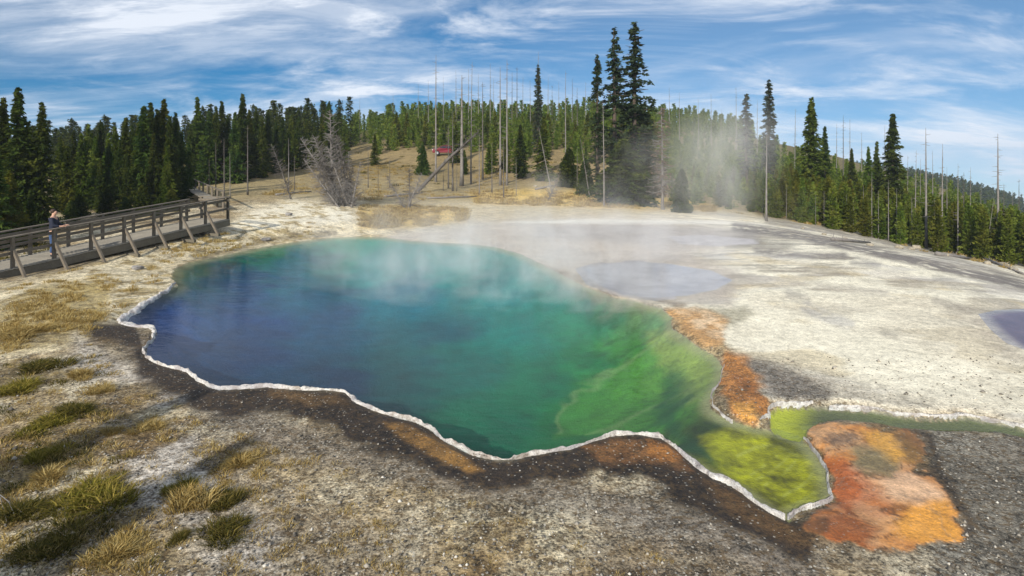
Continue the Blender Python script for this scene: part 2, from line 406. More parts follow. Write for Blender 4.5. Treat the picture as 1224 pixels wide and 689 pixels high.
# ------------------------------------------------------------------ the ground sheet
def build_ground():
    th = np.concatenate([np.arange(-180, -48, 4.0), np.arange(-48, -43, .5), np.arange(-43, 43, .115), np.arange(43, 48, .5), np.arange(48, 180, 4.0)])
    th = np.radians(th)
    r = np.concatenate([np.linspace(.6, 5.2, 12), np.exp(np.arange(math.log(5.4), math.log(70), .0052)), np.exp(np.arange(math.log(70), math.log(2200), .022))])
    T, RR = np.meshgrid(th, r)
    X = RR * np.sin(T); Y = RR * np.cos(T)
    Z = terrain(X, Y)
    nr, nt = X.shape
    V = np.stack([X, Y, Z], -1).reshape(-1, 3)
    V = np.vstack([V, [[0, 0, 0]]])
    idx = np.arange(nr * nt).reshape(nr, nt)
    nxt = np.roll(idx, -1, 1)
    Fq = np.stack([idx[:-1], nxt[:-1], nxt[1:], idx[1:]], -1).reshape(-1, 4)
    Fq = Fq[:, ::-1]
    me = mesh_np('ground', V[:-1], Fq, smooth=True)
    # ---- what the ground is made of, place by place
    x, y, z = X.ravel(), Y.ravel(), Z.ravel()
    yy = np.maximum(y, 3.2)
    px = CX + F * x / yy; py = HY + (H - z) * F / yy
    sc = 60.0 / yy
    n1 = fbm(x * .9, y * .9, 41, 4); n2 = fbm(x * 2.6, y * 2.6, 52, 4); n3 = fbm(x * .25, y * .25, 63, 4)
    wx = px + (n1 * 14 + n2 * 8) * np.minimum(sc / 6, 1.5); wy = py + (n2 * 9 + n1 * 6) * np.minimum(sc / 6, 1.3) * .8
    C = np.zeros((len(x), 3)); G = np.zeros(len(x)); Wt = np.zeros(len(x)); B = np.zeros(len(x))
    def lay(mask, c, grav=None, wet=None, bed=None):
        mk = mask[:, None]
        C[:] = C * (1 - mk) + np.asarray(c) * mk
        for arr, v in ((G, grav), (Wt, wet), (B, bed)):
            if v is not None: arr[:] = arr * (1 - mask) + v * mask
    def pm(poly, soft=6, warp=1):
        q = (px * (1 - warp) + wx * warp, py * (1 - warp) + wy * warp)
        return sstep(soft, -soft, sdist(poly, *q))
    def lm(line, w, soft=6, warp=1):
        q = (px * (1 - warp) + wx * warp, py * (1 - warp) + wy * warp)
        return sstep(w + soft, w - soft * .3, ldist(line, *q))
    tan = np.array([.37, .29, .165]); pale = np.array([.55, .48, .33]); grey = np.array([.20, .175, .14]); brown = np.array([.18, .115, .045])
    lay(np.ones(len(x)), tan, 1, 0, 0)
    lay(sstep(-.1, .25, n1 + .4 * n2), pale)
    lay(sstep(.12, .5, fbm(x * .7 + 9, y * .7, 71, 4)) * .8, brown)
    lay(sstep(.05, .4, fbm(x * .45 + 3, y * .45, 77, 3)) * .55 * sstep(14, 8, y), grey * 1.15)
    # beyond the springs: dry meadow, then forest floor
    lay(sstep(38, 46, y + n1 * 3), (.30, .235, .11), .6)
    lay(sstep(62, 75, y + n3 * 10) , (.255, .19, .085), .5)
    lay(sstep(62, 75, y + n3 * 10) * sstep(-.1, .3, fbm(x * .08, y * .08, 91, 4)) * .6, (.15, .12, .045), .5)
    lay(sstep(95, 125, y) * .8, (.12, .105, .045), .5)
    lay(sstep(200, 300, y), (.022, .038, .022), .15)
    # left foreground bank and cream mound
    left = [(-400,345),(0,345),(120,312),(200,290),(275,262),(350,236),(430,243),(470,262),(475,283),(300,300),(215,322),(205,345),(140,388),(60,420),(-400,470)]
    lay(pm(left, 8), (.66, .575, .39), .6)
    lay(pm([(300,252),(350,240),(420,245),(425,262),(340,272),(270,275)], 6), (.76, .70, .54), .25)
    lay(pm(left, 8) * sstep(.0, .35, n2 + n1 * .7) * .75, (.33, .24, .085), .8)
    lay(pm([(15,360),(50,338),(120,335),(132,352),(120,395),(60,412),(0,420),(-60,400)], 8) * .8, (.38, .29, .11), .8)
    lay(pm([(-60,330),(-60,345),(60,330),(170,300),(280,272),(275,262),(160,282),(60,312)], 5) * .5, (.14, .11, .07), .7)
    lay(lm([(215,318),(262,302),(330,285),(400,278)], 2, 3) * .6, (.16, .12, .05), .8)
    # far tan fringe between pool and meadow
    fringe = [(420,250),(470,243),(560,240),(700,232),(800,238),(900,252),(905,262),(760,262),(640,262),(560,268),(520,275),(430,272)]
    lay(pm(fringe, 6), (.52, .44, .28), .4)
    lay(pm(fringe, 6) * sstep(.05, .35, n2) * .6, (.36, .26, .10), .4)
    lay(pm([(430,250),(480,245),(560,250),(556,264),(500,272),(430,273)], 5) * .95, (.56, .39, .11), .5)
    lay(pm([(560,232),(640,225),(760,236),(830,240),(880,252),(760,250),(640,246),(570,244)], 4) * .95, (.60, .42, .12), .5)
    # right sinter flat
    flat = [(470,286),(500,276),(600,268),(760,258),(860,256),(960,268),(1060,284),(1160,302),(1260,326),(1700,420),(1700,640),(1300,520),(1224,508),(1150,493),(1080,492),(1010,482),(925,478),(880,425),(850,395),(800,372),(700,340),(620,300),(560,290)]
    fm = pm(flat, 6)
    lay(fm, (.78, .73, .575), .22)
    stk = fbm(px * .010 + 3, y * 1.1 + n1 * .25, 501, 4)
    lay(fm * sstep(.02, .28, stk) * sstep(13, 20, y) * .75, (.36, .315, .24), .3)
    lay(fm * sstep(.12, .3, fbm(px * .016 + 9, y * 2.2, 511, 4)) * sstep(17, 26, y) * .75, (.17, .15, .12), .3)
    lay(fm * sstep(.2, .42, fbm(x * .35 + 2, y * .55, 521, 5)) * .45, (.46, .44, .42), .2)
    lay(fm * sstep(.22, .45, fbm(x * .5 + 7, y * .7, 531, 5)) * .5, (.55, .45, .26), .3)
    lay(fm * sstep(-.15, .35, n3 + n1 * .3) * .6, (.62, .56, .43), .3)
    lay(pm([(470,284),(560,268),(700,262),(820,268),(905,285),(830,305),(880,330),(870,362),(760,356),(640,318),(540,290)], 12), (.47, .41, .34), .25, .3)
    lay(pm([(600,266),(700,262),(860,264),(930,270),(850,268),(700,268)], 2, .4), (.70, .67, .58), .2)
    lay(pm([(640,270),(760,268),(900,275),(912,292),(840,296),(720,290),(640,285)], 6) * .6, (.30, .28, .27), .2, .5)
    lay(pm([(860,286),(905,284),(960,292),(930,300),(870,298)], 4) * .6, (.17, .16, .14), .3)
    for ln, w, cc, aa in (([(880,272),(960,283),(1040,300),(1120,318),(1224,342)], 3, (.23,.21,.19), .8),
                          ([(920,265),(1000,277),(1090,297),(1170,318),(1260,350)], 1.5, (.26,.24,.21), .55),
                          ([(905,300),(960,306),(1010,306)], 1.6, (.25,.23,.21), .7),
                          ([(1020,312),(1050,318)], 2.5, (.28,.27,.26), .7),
                          ([(1120,332),(1170,352),(1224,372)], 2, (.32,.30,.27), .5),
                          ([(870,332),(930,335),(1000,345),(1060,350)], 1.3, (.40,.36,.31), .6),
                          ([(945,352),(965,360)], 3, (.33,.31,.28), .6),
                          ([(965,368),(990,380),(1015,388)], 4, (.34,.34,.36), .6),
                          ([(1060,400),(1070,404)], 2, (.2,.18,.15), .5), ([(1120,360),(1160,372)], 2, (.3,.27,.23), .6)):
        lay(lm(ln, w * 1.3, 5, .6) * min(aa * (1.3 if ln[0][1] < 310 else .75), 1) * sstep(-.4, .25, n2 + .25), np.array(cc) * .85)
    lay(pm([(880,420),(960,440),(1060,470),(1200,495),(1224,508),(1080,492),(930,480),(905,470)], 16) * .7, (.42, .37, .29), .6)
    lay(pm([(870,425),(905,428),(960,448),(1000,470),(985,482),(925,477),(905,450)], 9) * .85, (.16, .145, .125), .8)
    lay(pm([(840,372),(890,368),(905,376),(870,392),(845,385)], 6) * .6, (.24, .22, .14), .4, .3)
    lay(pm([(700,340),(770,356),(815,370),(822,362),(760,352),(640,312),(622,306),(655,328)], 3, .5) * .7, (.22, .16, .11), .5, .3)
    # orange mats beside the outlet
    lay(pm([(806,372),(835,370),(862,378),(866,398),(858,412),(835,414),(818,398),(803,388)], 7, 1.7), (.52, .30, .12), .5, .5)
    lay(pm([(815,376),(850,374),(866,392),(856,408),(835,398)], 6) * .85 * sstep(-.3, .2, n2), (.74, .56, .36), .3, .4)
    lay(pm([(864,420),(892,425),(905,442),(918,470),(908,492),(880,502),(862,492),(858,468),(868,445)], 7, 1.7), (.46, .20, .055), .7, .5)
    lay(pm([(875,445),(905,455),(915,475),(890,470)], 5) * .7, (.24, .09, .025), .6, .5)
    lay(pm([(868,478),(895,478),(905,495),(880,502)], 4) * .7, (.62, .32, .07), .6, .5)
    lay(pm([(845,480),(862,470),(872,497),(905,510),(925,500),(930,512),(880,508),(850,492)], 4) * .7, (.20, .17, .11), .8, .4)
    # right hand gravel, painted rail shadow band, paler foreground patch
    gr = [(1090,515),(1224,520),(1600,600),(1600,900),(1100,900),(1130,660),(1150,640),(1140,600),(1110,565),(1100,540)]
    lay(pm(gr, 8), (.16, .145, .115), 1)
    lay(pm(gr, 8) * sstep(.1, .5, n1) * .6, (.28, .26, .21), 1)
    lay(pm([(1075,520),(1110,515),(1112,540),(1108,562),(1135,598),(1150,630),(1150,655),(1165,640),(1150,600),(1125,560),(1120,520)], 6) * .85, (.045, .035, .026), .8, .2)
    lay(lm([(160,412),(250,478),(330,520),(420,545),(560,575),(700,600),(860,640),(960,680)], 14, 26) * .75, (.17, .15, .125), 1)  # grey band: railing shadow painted into the ground colour
    lay(pm([(290,560),(430,565),(520,600),(520,700),(560,800),(200,800),(250,640)], 30) * .35, (.40, .335, .23), 1)
    # dark wet band below the rim
    near = [(120,386)] + POOL_NEAR
    off = [(a - 4, b + 10) for a, b in near]
    offd = ldist(off, wx, wy)
    wid = np.interp(px, [120, 200, 260, 330, 420, 520, 600, 680, 760, 850, 940], [10, 18, 20, 24, 30, 30, 22, 26, 38, 34, 26])
    below = sstep(-6, 4, py - np.interp(px, [p[0] for p in sorted(near)], [p[1] for p in sorted(near)]))
    lay(pm([(-200,400),(60,395),(140,430),(150,520),(200,600),(200,800),(-300,800)], 20) * sstep(-.15, .25, fbm(x * 1.3, y * 1.3, 611, 4)) * .75, (.22, .165, .075), .9)
    lay(pm([(90,400),(230,480),(250,560),(330,640),(300,720),(190,640),(130,520),(80,440)], 14) * sstep(-.25, .15, fbm(x * .9, y * .9, 613, 4)) * .8, (.50, .46, .40), .8)
    wid = wid * (1 + .55 * fbm(x * 1.1 + 2, y * 1.1, 631, 4)); bandm = sstep(wid + 10, wid - 8, offd + n2 * 7) * below * (px < 985)
    lay(bandm, (.028, .020, .014), .7, .35)
    lay(pm([(495,512),(530,528),(560,550),(575,560),(555,562),(520,548),(480,524),(455,505)], 4) * .85, (.26, .135, .032), .7, .5)
    lay(pm([(330,468),(400,472),(420,482),(380,486),(330,478)], 4) * .6, (.15, .085, .03), .7, .3)
    lay(pm([(690,532),(735,524),(785,526),(815,545),(828,560),(780,556),(720,555)], 5) * .8, (.22, .10, .03), .7, .5)
    lay(pm([(775,526),(805,535),(822,552),(800,556),(780,545)], 4) * .8, (.42, .17, .035), .6, .5)
    lay(pm([(840,570),(900,600),(945,632),(985,640),(985,655),(930,645),(870,612)], 7) * .6, (.14, .075, .025), .7, .4)
    # big orange mat
    om = [(958,510),(990,505),(1035,507),(1060,516),(1080,514),(1106,530),(1100,548),(1092,562),(1118,570),(1130,592),(1140,612),(1150,645),(1118,644),(1085,660),(1020,650),(975,640),(958,628),(975,612),(1000,602),(998,575),(985,545)]
    ojx = px + fbm(x * 7, y * 7, 401, 4) * 9; ojy = py + fbm(x * 7, y * 7, 411, 4) * 7
    omm = sstep(2.5, -2.5, sdist(om, ojx, ojy))
    lay(sstep(9, 0, sdist(om, ojx, ojy)) * .7, (.12, .07, .03), .5, .5)
    lay(omm, (.52, .225, .06), .15, .85)
    lay(omm * sstep(-.05, .3, fbm(x * 1.1 + 5, y * 1.5, 137, 4)) * .7, (.42, .125, .03), .15, .85)
    lay(omm * pm([(1040,575),(1075,560),(1118,585),(1130,610),(1100,615),(1060,600)], 9) * .8, (.66, .38, .20), .12, .8)
    lay(omm * pm([(1080,600),(1130,595),(1145,640),(1100,650),(1070,635)], 9) * .8, (.62, .26, .045), .12, .8)
    lay(omm * pm([(1040,515),(1075,520),(1098,540),(1090,556),(1050,545)], 6) * .8, (.60, .33, .075), .5, .5)
    lay(omm * pm([(975,514),(1030,518),(1030,530),(985,530)], 5) * .8, (.52, .29, .13), .5, .5)
    lay(omm * pm([(1025,545),(1060,540),(1075,556),(1050,566),(1025,560)], 6) * .8, (.25, .20, .10), .6, .5)
    lay(omm * pm([(985,555),(1030,560),(1060,590),(1020,610),(1000,600)], 9) * .6, (.46, .20, .11), .4, .5)
    lay(omm * pm([(980,610),(1020,605),(1060,630),(1040,655),(985,642)], 8) * .7, (.33, .12, .03), .4, .5)
    lay(omm * sstep(.05, .4, fbm(x * 1.6 + y, y * 3.4 - x * 1.2, 117, 5)) * .38, (.64, .42, .24), .12, .7)
    lay(omm * sstep(.07, .01, np.abs(fbm(x * 1.9 + y * .8, y * 2.6, 119, 5))) * .8, (.11, .045, .015), .3, .7)
    lay(omm * sstep(.18, .45, fbm(x * 2.6, y * 3.6, 127, 5)) * .6, (.20, .075, .02), .3, .6)
    def op(poly, c, s=6, k=1.0, w=.7): lay(omm * sstep(s, -s, sdist(poly, ojx, ojy)) * k, c, .25, w)
    op([(1018,535),(1055,532),(1078,552),(1066,572),(1040,566),(1022,556)], (.20, .17, .085), 7, .8)
    op([(1055,512),(1085,512),(1112,532),(1100,560),(1082,548),(1072,528)], (.10, .06, .025), 6, .75)
    op([(985,520),(1015,515),(1030,524),(1000,532)], (.14, .10, .07), 4, .7)
    op([(1030,515),(1062,520),(1085,545),(1072,552),(1045,535)], (.66, .34, .055), 6, .8)
    op([(960,512),(990,508),(1010,514),(985,524),(975,545)], (.58, .33, .16), 6, .8)
    op([(1050,575),(1085,562),(1120,582),(1132,600),(1100,604),(1070,598)], (.70, .46, .28), 7, .75)
    op([(1085,604),(1132,598),(1150,645),(1105,652),(1070,636)], (.68, .31, .045), 8, .85)
    op([(985,545),(1012,550),(1030,585),(1015,612),(1000,600)], (.40, .10, .02), 7, .8)
    op([(975,620),(1010,612),(1050,635),(1030,655),(985,648)], (.30, .085, .018), 8, .8)
    op([(955,628),(975,612),(990,620),(985,650),(960,640)], (.10, .05, .02), 6, .8)
    lay(lm([(1000,602),(1030,612),(1080,612),(1110,600)], 1.5, 4) * .4 * omm, (.15, .07, .03))
    # ---- beds of the springs
    xx, yw = x, y
    nearm = (np.abs(x) < 30) & (y > 4) & (y < 45)
    dp = np.full(len(x), 9.0); dc = dp.copy(); d2 = dp.copy(); d3 = dp.copy(); d4 = dp.copy()
    dp[nearm] = sdist(POOL_W, x[nearm], y[nearm]); dc[nearm] = sdist(CHAN_W, x[nearm], y[nearm])
    d2[nearm] = sdist(FARPOOL_W, x[nearm], y[nearm]); d3[nearm] = sdist(RPOOL_W, x[nearm], y[nearm]); d4[nearm] = sdist(SMALL_W, x[nearm], y[nearm])
    under = sstep(.0, -.03, z - WATER) * (dp < .12)
    ctl = [(160,388,8,52,120),(200,380,6,56,130),(300,345,14,58,112),(260,330,20,66,100),(230,322,40,84,84),(300,420,6,46,96),(300,380,6,50,112),(400,450,4,44,80),(400,380,10,62,108),(350,320,26,90,118),
           (320,302,70,108,84),(430,292,70,132,124),(450,320,30,120,128),(540,310,34,128,134),(480,350,16,96,124),(520,400,6,74,94),(470,460,3,66,78),(560,440,3,88,88),(600,500,2,92,74),(560,510,4,100,78),(640,460,4,100,78),(620,400,14,106,106),(600,350,20,116,126),
           (640,330,40,126,130),(690,350,46,128,126),(720,380,30,116,92),(700,430,20,112,70),(700,480,34,124,46),(740,460,66,142,44),(680,510,14,100,60),(760,420,56,136,60),(780,385,90,142,100),(820,420,130,158,78),(850,440,150,160,90),(800,450,96,150,54),
           (830,470,104,132,54),(790,500,36,100,44),(760,505,50,118,50),(850,500,76,90,40),(830,520,40,70,30),(860,550,120,130,20),(900,530,138,142,22),(900,570,140,142,22),(940,550,146,148,30),(950,590,134,134,26),(975,580,146,140,40),(935,610,110,104,30),(940,510,168,176,40),(850,478,140,140,104)]
    ctl = np.array(ctl, float)
    sel = np.where(under > 0)[0]
    qx = px[sel] + fbm(x[sel] * .8, y[sel] * .8, 201, 5) * 34; qy = py[sel] + fbm(x[sel] * .8 + 40, y[sel] * .8, 211, 5) * 20
    num = np.zeros((len(sel), 3)); den = np.zeros(len(sel))
    cc = np.stack([srgb(*c[2:]) for c in ctl])
    for c, lc in zip(ctl, cc):
        d2_ = (qx - c[0]) ** 2 + ((qy - c[1]) * 1.5) ** 2 + 180
        w = 1 / d2_ ** 1.7
        num += lc * w[:, None]; den += w
    bedc = num / den[:, None]
    # algae ropes and darker gullies in the green end
    g_ = sstep(640, 760, px[sel]); rope = fbm(x[sel] * 1.6 + y[sel] * 1.2, y[sel] * 4.0 - x[sel] * 2.5, 231, 5)
    mott = fbm(x[sel] * 2.2, y[sel] * 2.2, 231, 5) + .5 * fbm(x[sel] * 9, y[sel] * 9, 237, 3)
    bedc = bedc * (1 + (.12 + .5 * g_) * mott)[:, None]
    gg_ = sstep(560, 760, px[sel])[:, None]; bedc = np.clip(bedc * (np.array([.0, 1.22, .9]) * (1 - gg_) + np.array([.95, .86, .60]) * gg_), 0, .8)
    lobe = sstep(860, 900, px[sel]) * sstep(510, 530, py[sel])
    fil = np.abs(fbm(x[sel] * 6 + y[sel] * 2, y[sel] * 2.4 - x[sel] * 2, 241, 3))
    bedc = bedc * (1 - lobe * .3 * sstep(.05, .0, fil))[:, None]
    sx = px[sel] + fbm(x[sel] * 1.5, y[sel] * 1.5, 261, 4) * 16; sy = py[sel] + fbm(x[sel] * 1.5, y[sel] * 1.5, 271, 4) * 10
    def bm_(poly, soft): return sstep(soft, -soft, sdist(poly, sx, sy))[:, None]
    shelf = bm_([(660,525),(664,498),(690,470),(725,450),(752,432),(770,415),(800,405),(835,412),(862,440),(852,480),(830,500),(800,512),(740,518),(700,524)], 7)
    bedc = bedc * (1 - shelf * .55) + srgb(74, 138, 48) * shelf * .55
    pale2 = bm_([(772,400),(800,398),(850,425),(864,448),(850,470),(822,478),(812,450),(790,430)], 9)
    bedc = bedc * (1 - pale2 * .6) + srgb(156, 172, 82) * pale2 * .6
    ledge = sstep(5, 0, np.abs(sdist([(664,540),(664,498),(690,470),(725,450),(752,432),(770,415),(800,405),(835,412),(862,440),(900,440)], sx, sy)))[:, None] * (px[sel] > 655)[:, None] * (py[sel] < 520)[:, None]
    bedc = bedc * (1 - ledge * .4) + np.array([.22, .34, .12]) * ledge * .4
    cont = np.abs(((fbm(x[sel] * .8, y[sel] * .8, 281, 4) * 7 + dp[sel] * 2.4) % 1) - .5)
    bedc = bedc * (1 - .28 * (sstep(.14, .02, cont) * sstep(620, 760, px[sel]))[:, None])
    gul = bm_([(806,436),(824,440),(830,462),(806,490),(812,515),(850,530),(872,560),(850,556),(815,535),(792,518),(780,500),(800,470)], 8)
    bedc = bedc * (1 - gul * .72) + srgb(30, 84, 44) * gul * .72
    lob = bm_([(838,520),(880,508),(930,512),(968,530),(996,570),(1000,600),(950,625),(905,600),(868,575),(845,545)], 5)
    bedc = bedc * (1 - lob * .8) + (srgb(156, 158, 14) * (1 + 1.0 * mott[:, None] + .5 * fbm(x[sel] * 14, y[sel] * 14, 291, 3)[:, None])) * lob * .8
    for ln in ([(905,575),(925,562),(945,545)],[(915,582),(935,568),(952,552)],[(898,568),(915,556),(930,545)],[(905,602),(935,596),(960,580),(975,562)],[(925,612),(950,604),(972,590)],[(880,545),(905,535),(930,532),(955,545)],[(935,490),(950,500),(938,512)]):
        w_ = sstep(2.6, .4, ldist(ln, sx * .4 + px[sel] * .6, sy * .4 + py[sel] * .6))[:, None] * .5 * sstep(-.3, .2, mott)[:, None]
        bedc = bedc * (1 - w_) + np.array([.48, .50, .10]) * w_
    bedc = bedc * (1 - .55 * bm_([(930,520),(975,535),(992,560),(960,545),(925,535)], 6)) 
    edge = sstep(-.55, -.02, dp[sel]) * sstep(15, 22, y[sel]) * .8
    bedc = bedc * (1 - edge[:, None]) + np.array([.30, .29, .16]) * edge[:, None]
    edge2 = sstep(-.28, -.02, dp[sel]) * sstep(640, 700, px[sel]) * .75
    bedc = bedc * (1 - edge2[:, None]) + np.array([.36, .36, .17]) * edge2[:, None]
    mk = under[sel][:, None]
    C[sel] = C[sel] * (1 - mk) + bedc * mk; B[sel] = B[sel] * (1 - under[sel]) + under[sel]; Wt[sel] *= 1 - under[sel]
    uc = sstep(.02, -.02, dc) * (dp > 0)
    gm = sstep(990, 940, wx)[:, None]; gcol = np.array([.42, .46, .03]) * gm + np.array([.12, .135, .05]) * (1 - gm)
    mk = uc[:, None]; C[:] = C * (1 - mk) + gcol * mk; B[:] = np.maximum(B, uc)
    for d in (d2, d3):
        ring = sstep(1.5, .3, d) * (.35 + .65 * sstep(-.2, .3, n2)) * .6; mk = ring[:, None]; C[:] = C * (1 - mk) + np.array([.34, .29, .23]) * mk; Wt[:] = np.maximum(Wt, ring * .6)
    for d, c_ in ((d2, (.42, .41, .39)), (d3, (.19, .135, .14)), (d4, (.42, .40, .40))):
        m_ = sstep(.25, -.1, d); mk = m_[:, None]; C[:] = C * (1 - mk) + np.asarray(c_) * mk; B[:] = np.maximum(B, m_)
    C = np.clip(C, .003, .85)
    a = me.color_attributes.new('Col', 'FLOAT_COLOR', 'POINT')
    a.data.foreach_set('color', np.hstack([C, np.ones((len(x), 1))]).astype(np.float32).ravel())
    b = me.color_attributes.new('Msk', 'FLOAT_COLOR', 'POINT')
    b.data.foreach_set('color', np.stack([G, Wt, B, np.ones(len(x))], -1).astype(np.float32).ravel())
    o = link('ground', me, M['ground']); tag(o, kind='structure')
    return o
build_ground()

def water_sheet(name, poly, z, mat, grow):
    c = np.mean(poly, 0)
    P = np.array(poly); n = len(P)
    tang = np.roll(P, -1, 0) - np.roll(P, 1, 0); nrm = np.stack([tang[:, 1], -tang[:, 0]], -1)
    nrm /= np.linalg.norm(nrm, axis=1)[:, None] + 1e-9
    area = .5 * np.sum(P[:, 0] * np.roll(P[:, 1], -1) - np.roll(P[:, 0], -1) * P[:, 1])
    if area < 0: nrm = -nrm
    P = P + nrm * grow
    bm = bmesh.new(); vs = [bm.verts.new((p[0], p[1], z)) for p in P]
    f = bm.faces.new(vs); bm.normal_update()
    if f.normal.z < 0: bmesh.ops.reverse_faces(bm, faces=[f])
    bmesh.ops.triangulate(bm, faces=bm.faces[:])
    me = bpy.data.meshes.new(name); bm.to_mesh(me); bm.free()
    o = link(name, me, mat); tag(o, kind='structure'); return o
water_sheet('water', POOL_W, WATER, M['water'], .05)
water_sheet('water', CHAN_W, WATER + .004, M['water'], .03)
water_sheet('water', FARPOOL_W, -.02, M['water2'], .4)
water_sheet('water', RPOOL_W, -.02, M['water2'], .3)

# ------------------------------------------------------------------ sinter rims
def rim(poly_px, width, height, seed, lift=0.0):
    P = np.array([on_plane(a, b, WATER) for a, b in poly_px])
    seg = np.linalg.norm(np.diff(P, axis=0), axis=1); s = np.concatenate([[0], np.cumsum(seg)])
    n = int(s[-1] / .022)
    t = np.linspace(0, s[-1], n)
    C = np.stack([np.interp(t, s, P[:, 0]), np.interp(t, s, P[:, 1])], -1)
    k = np.ones(9) / 9
    Cs = np.stack([np.convolve(np.pad(C[:, i], 4, mode='edge'), k, 'valid') for i in (0, 1)], -1)
    Cs[:, 0] += fbm(t * 2.2, t * 0, seed, 5) * .09; Cs[:, 1] += fbm(t * 2.2, t * 0 + 5, seed + 3, 5) * .09
    tg = np.gradient(Cs, axis=0); tg /= np.linalg.norm(tg, axis=1)[:, None]
    nr = np.stack([-tg[:, 1], tg[:, 0]], -1)
    wv = np.interp(t, np.linspace(0, s[-1], len(width)), width) * (1 + .9 * fbm(t * 1.7, t * 0 + 9, seed + 5, 4)) * (1 + .3 * fbm(t * 8, t * 0 + 9, seed + 6, 2)) * (.28 + .95 * sstep(-.3, .45, fbm(t * .8, t * 0 + 2, seed + 16, 3))) * (.4 + .6 * sstep(-.35, -.2, fbm(t * 1.9, t * 0 + 7, seed + 19, 3))) * (1 + 2.2 * np.maximum(fbm(t * .55, t * 0 + 4, seed + 23, 3), 0))
    K = 9
    V = np.zeros((n, K, 3))
    for j in range(K):
        u = j / (K - 1) * 2 - 1
        w = u * wv * .5
        V[:, j, :2] = Cs + nr * w[:, None]
        prof = (1 - u * u) ** .5 if abs(u) < 1 else 0
        V[:, j, 2] = WATER - .05 + (height + .09) * prof * (1 + .6 * fbm(t * 6, t * 0 + j * .9, seed + 11, 4)) + lift
    idx = np.arange(n * K).reshape(n, K)
    Fq = np.stack([idx[:-1, :-1], idx[1:, :-1], idx[1:, 1:], idx[:-1, 1:]], -1).reshape(-1, 4)
    o = link('sinter_rim', mesh_np('sinter_rim', V.reshape(-1, 3), Fq, True), M['rim'])
    return o
left_near = [(212,338),(200,347),(185,356),(165,368),(150,377),(142,387)] + POOL_NEAR
r = rim(left_near, [.10, .24, .32, .18, .28, .30, .22, .12, .05, .05, .06, .07, .09, .09, .10, .15, .07, .035, .03, .035, .05, .07, .10, .16, .10], .015, 301)
tag(r, 'white crusty sinter rim along the near edge of the blue pool', 'rim', kind='structure')
r = rim([(935,620)] + POOL_RIGHT, [.03, .035, .04, .04, .04], .0, 331)
tag(r, kind='structure')
r = rim(POOL_TOPR[2:9], [.06, .06, .03], .0, 341); tag(r, kind='structure')
r = rim([(905,508),(915,500),(920,492),(930,486),(975,484)], [.07, .06, .03, .02], .02, 351); tag(r, kind='structure')
r = rim([(985,486),(1040,490),(1075,496),(1110,499),(1150,497),(1200,504),(1250,520)], [.025, .04, .03, .02, .03], .0, 361); tag(r, kind='structure')

# ------------------------------------------------------------------ trees
def quads(Cn, D, U, L, Wd):
    """one thin rhombus-like quad per row: centre Cn, long axis D, cross axis U"""
    a = Cn - D * L[:, None] * .5; b = Cn + D * L[:, None] * .5
    m1 = Cn + U * Wd[:, None] * .5 - D * L[:, None] * .1; m2 = Cn - U * Wd[:, None] * .5 - D * L[:, None] * .1
    V = np.stack([a, m1, b, m2], 1).reshape(-1, 3)
    Fq = np.arange(len(V)).reshape(-1, 4)
    return V, Fq

def crown(seed, Ht, Rd, whorls, per, c0=.06, leaf=.28, gap=0, power=.85, droop=.25, cl=2, up=False, bare=0.0):
    g = np.random.default_rng(seed)
    t0 = c0 + (1 - c0) * (np.linspace(0, 1, whorls) ** 1.0)
    t = np.repeat(t0, per) + g.normal(0, .35 / whorls, whorls * per)
    t = np.clip(t, c0, .995)
    if gap > 0:
        keep = g.random(len(t)) > gap * (vn1(t * 9, seed) * 1.6)
        t = t[keep]
    n = len(t)
    az = g.uniform(0, 2 * math.pi, n)
    lob = 1 + .25 * np.sin(az * 2 + seed) * (1 - t)
    prof = np.maximum((1 - t), 0.0) ** power
    prof = prof * (1 - .45 * np.exp(-((t - c0) / .06) ** 2))
    Lr = (Rd * prof + .05) * g.uniform(.55, 1.18, n) * lob
    Vs = []; Fs = []; off = 0
    steps = max(2, int(Rd / (leaf * .62)))
    for k in range(steps):
        fr = (k + .6) / steps
        if k == 0 and bare > .5: continue
        act = (Lr > leaf * .5) | (k >= steps - 1)
        if k < steps - 1: act &= g.random(n) < (Lr / Rd) * 1.3 + .25
        m = np.where(act)[0]
        for c in range(cl):
            q = len(m)
            rr = Lr[m] * np.clip(fr + g.uniform(-.15, .15, q), .05, 1)
            dz = (-droop * rr + (.16 * rr if up else 0)) + g.normal(0, .06 * leaf / .28, q)
            ce = np.stack([np.cos(az[m]) * rr, np.sin(az[m]) * rr, t[m] * Ht + dz], -1)
            side = np.stack([-np.sin(az[m]), np.cos(az[m]), np.zeros(q)], -1)
            ce += side * (g.uniform(-.5, .5, q) * leaf * 1.2)[:, None]
            d = np.stack([np.cos(az[m]), np.sin(az[m]), np.full(q, -droop * .8 if not up else .7)], -1) + g.normal(0, .35, (q, 3))
            d /= np.linalg.norm(d, axis=1)[:, None]
            u = np.cross(d, g.normal(0, 1, (q, 3)) + np.array([0, 0, 1.2])); u /= np.linalg.norm(u, axis=1)[:, None] + 1e-9
            L = leaf * g.uniform(.7, 1.5, q); Wd = L * g.uniform(.35, .6, q)
            V, Fq = quads(ce, d, u, L, Wd)
            Vs.append(V); Fs.append(Fq + off); off += len(V)
    # leader
    q = 10
    ce = np.stack([np.zeros(q), np.zeros(q), Ht * np.linspace(.95, 1.0, q)], -1); d = np.tile([0, 0, 1.0], (q, 1)) + g.normal(0, .25, (q, 3))
    u = g.normal(0, 1, (q, 3)); u /= np.linalg.norm(u, axis=1)[:, None]
    V, Fq = quads(ce, d, u, np.full(q, leaf * 1.1), np.full(q, leaf * .35)); Vs.append(V); Fs.append(Fq + off)
    return np.vstack(Vs), np.vstack(Fs)

def vn1(t, seed): return vnoise(t, t * 0 + seed * 1.7, seed)

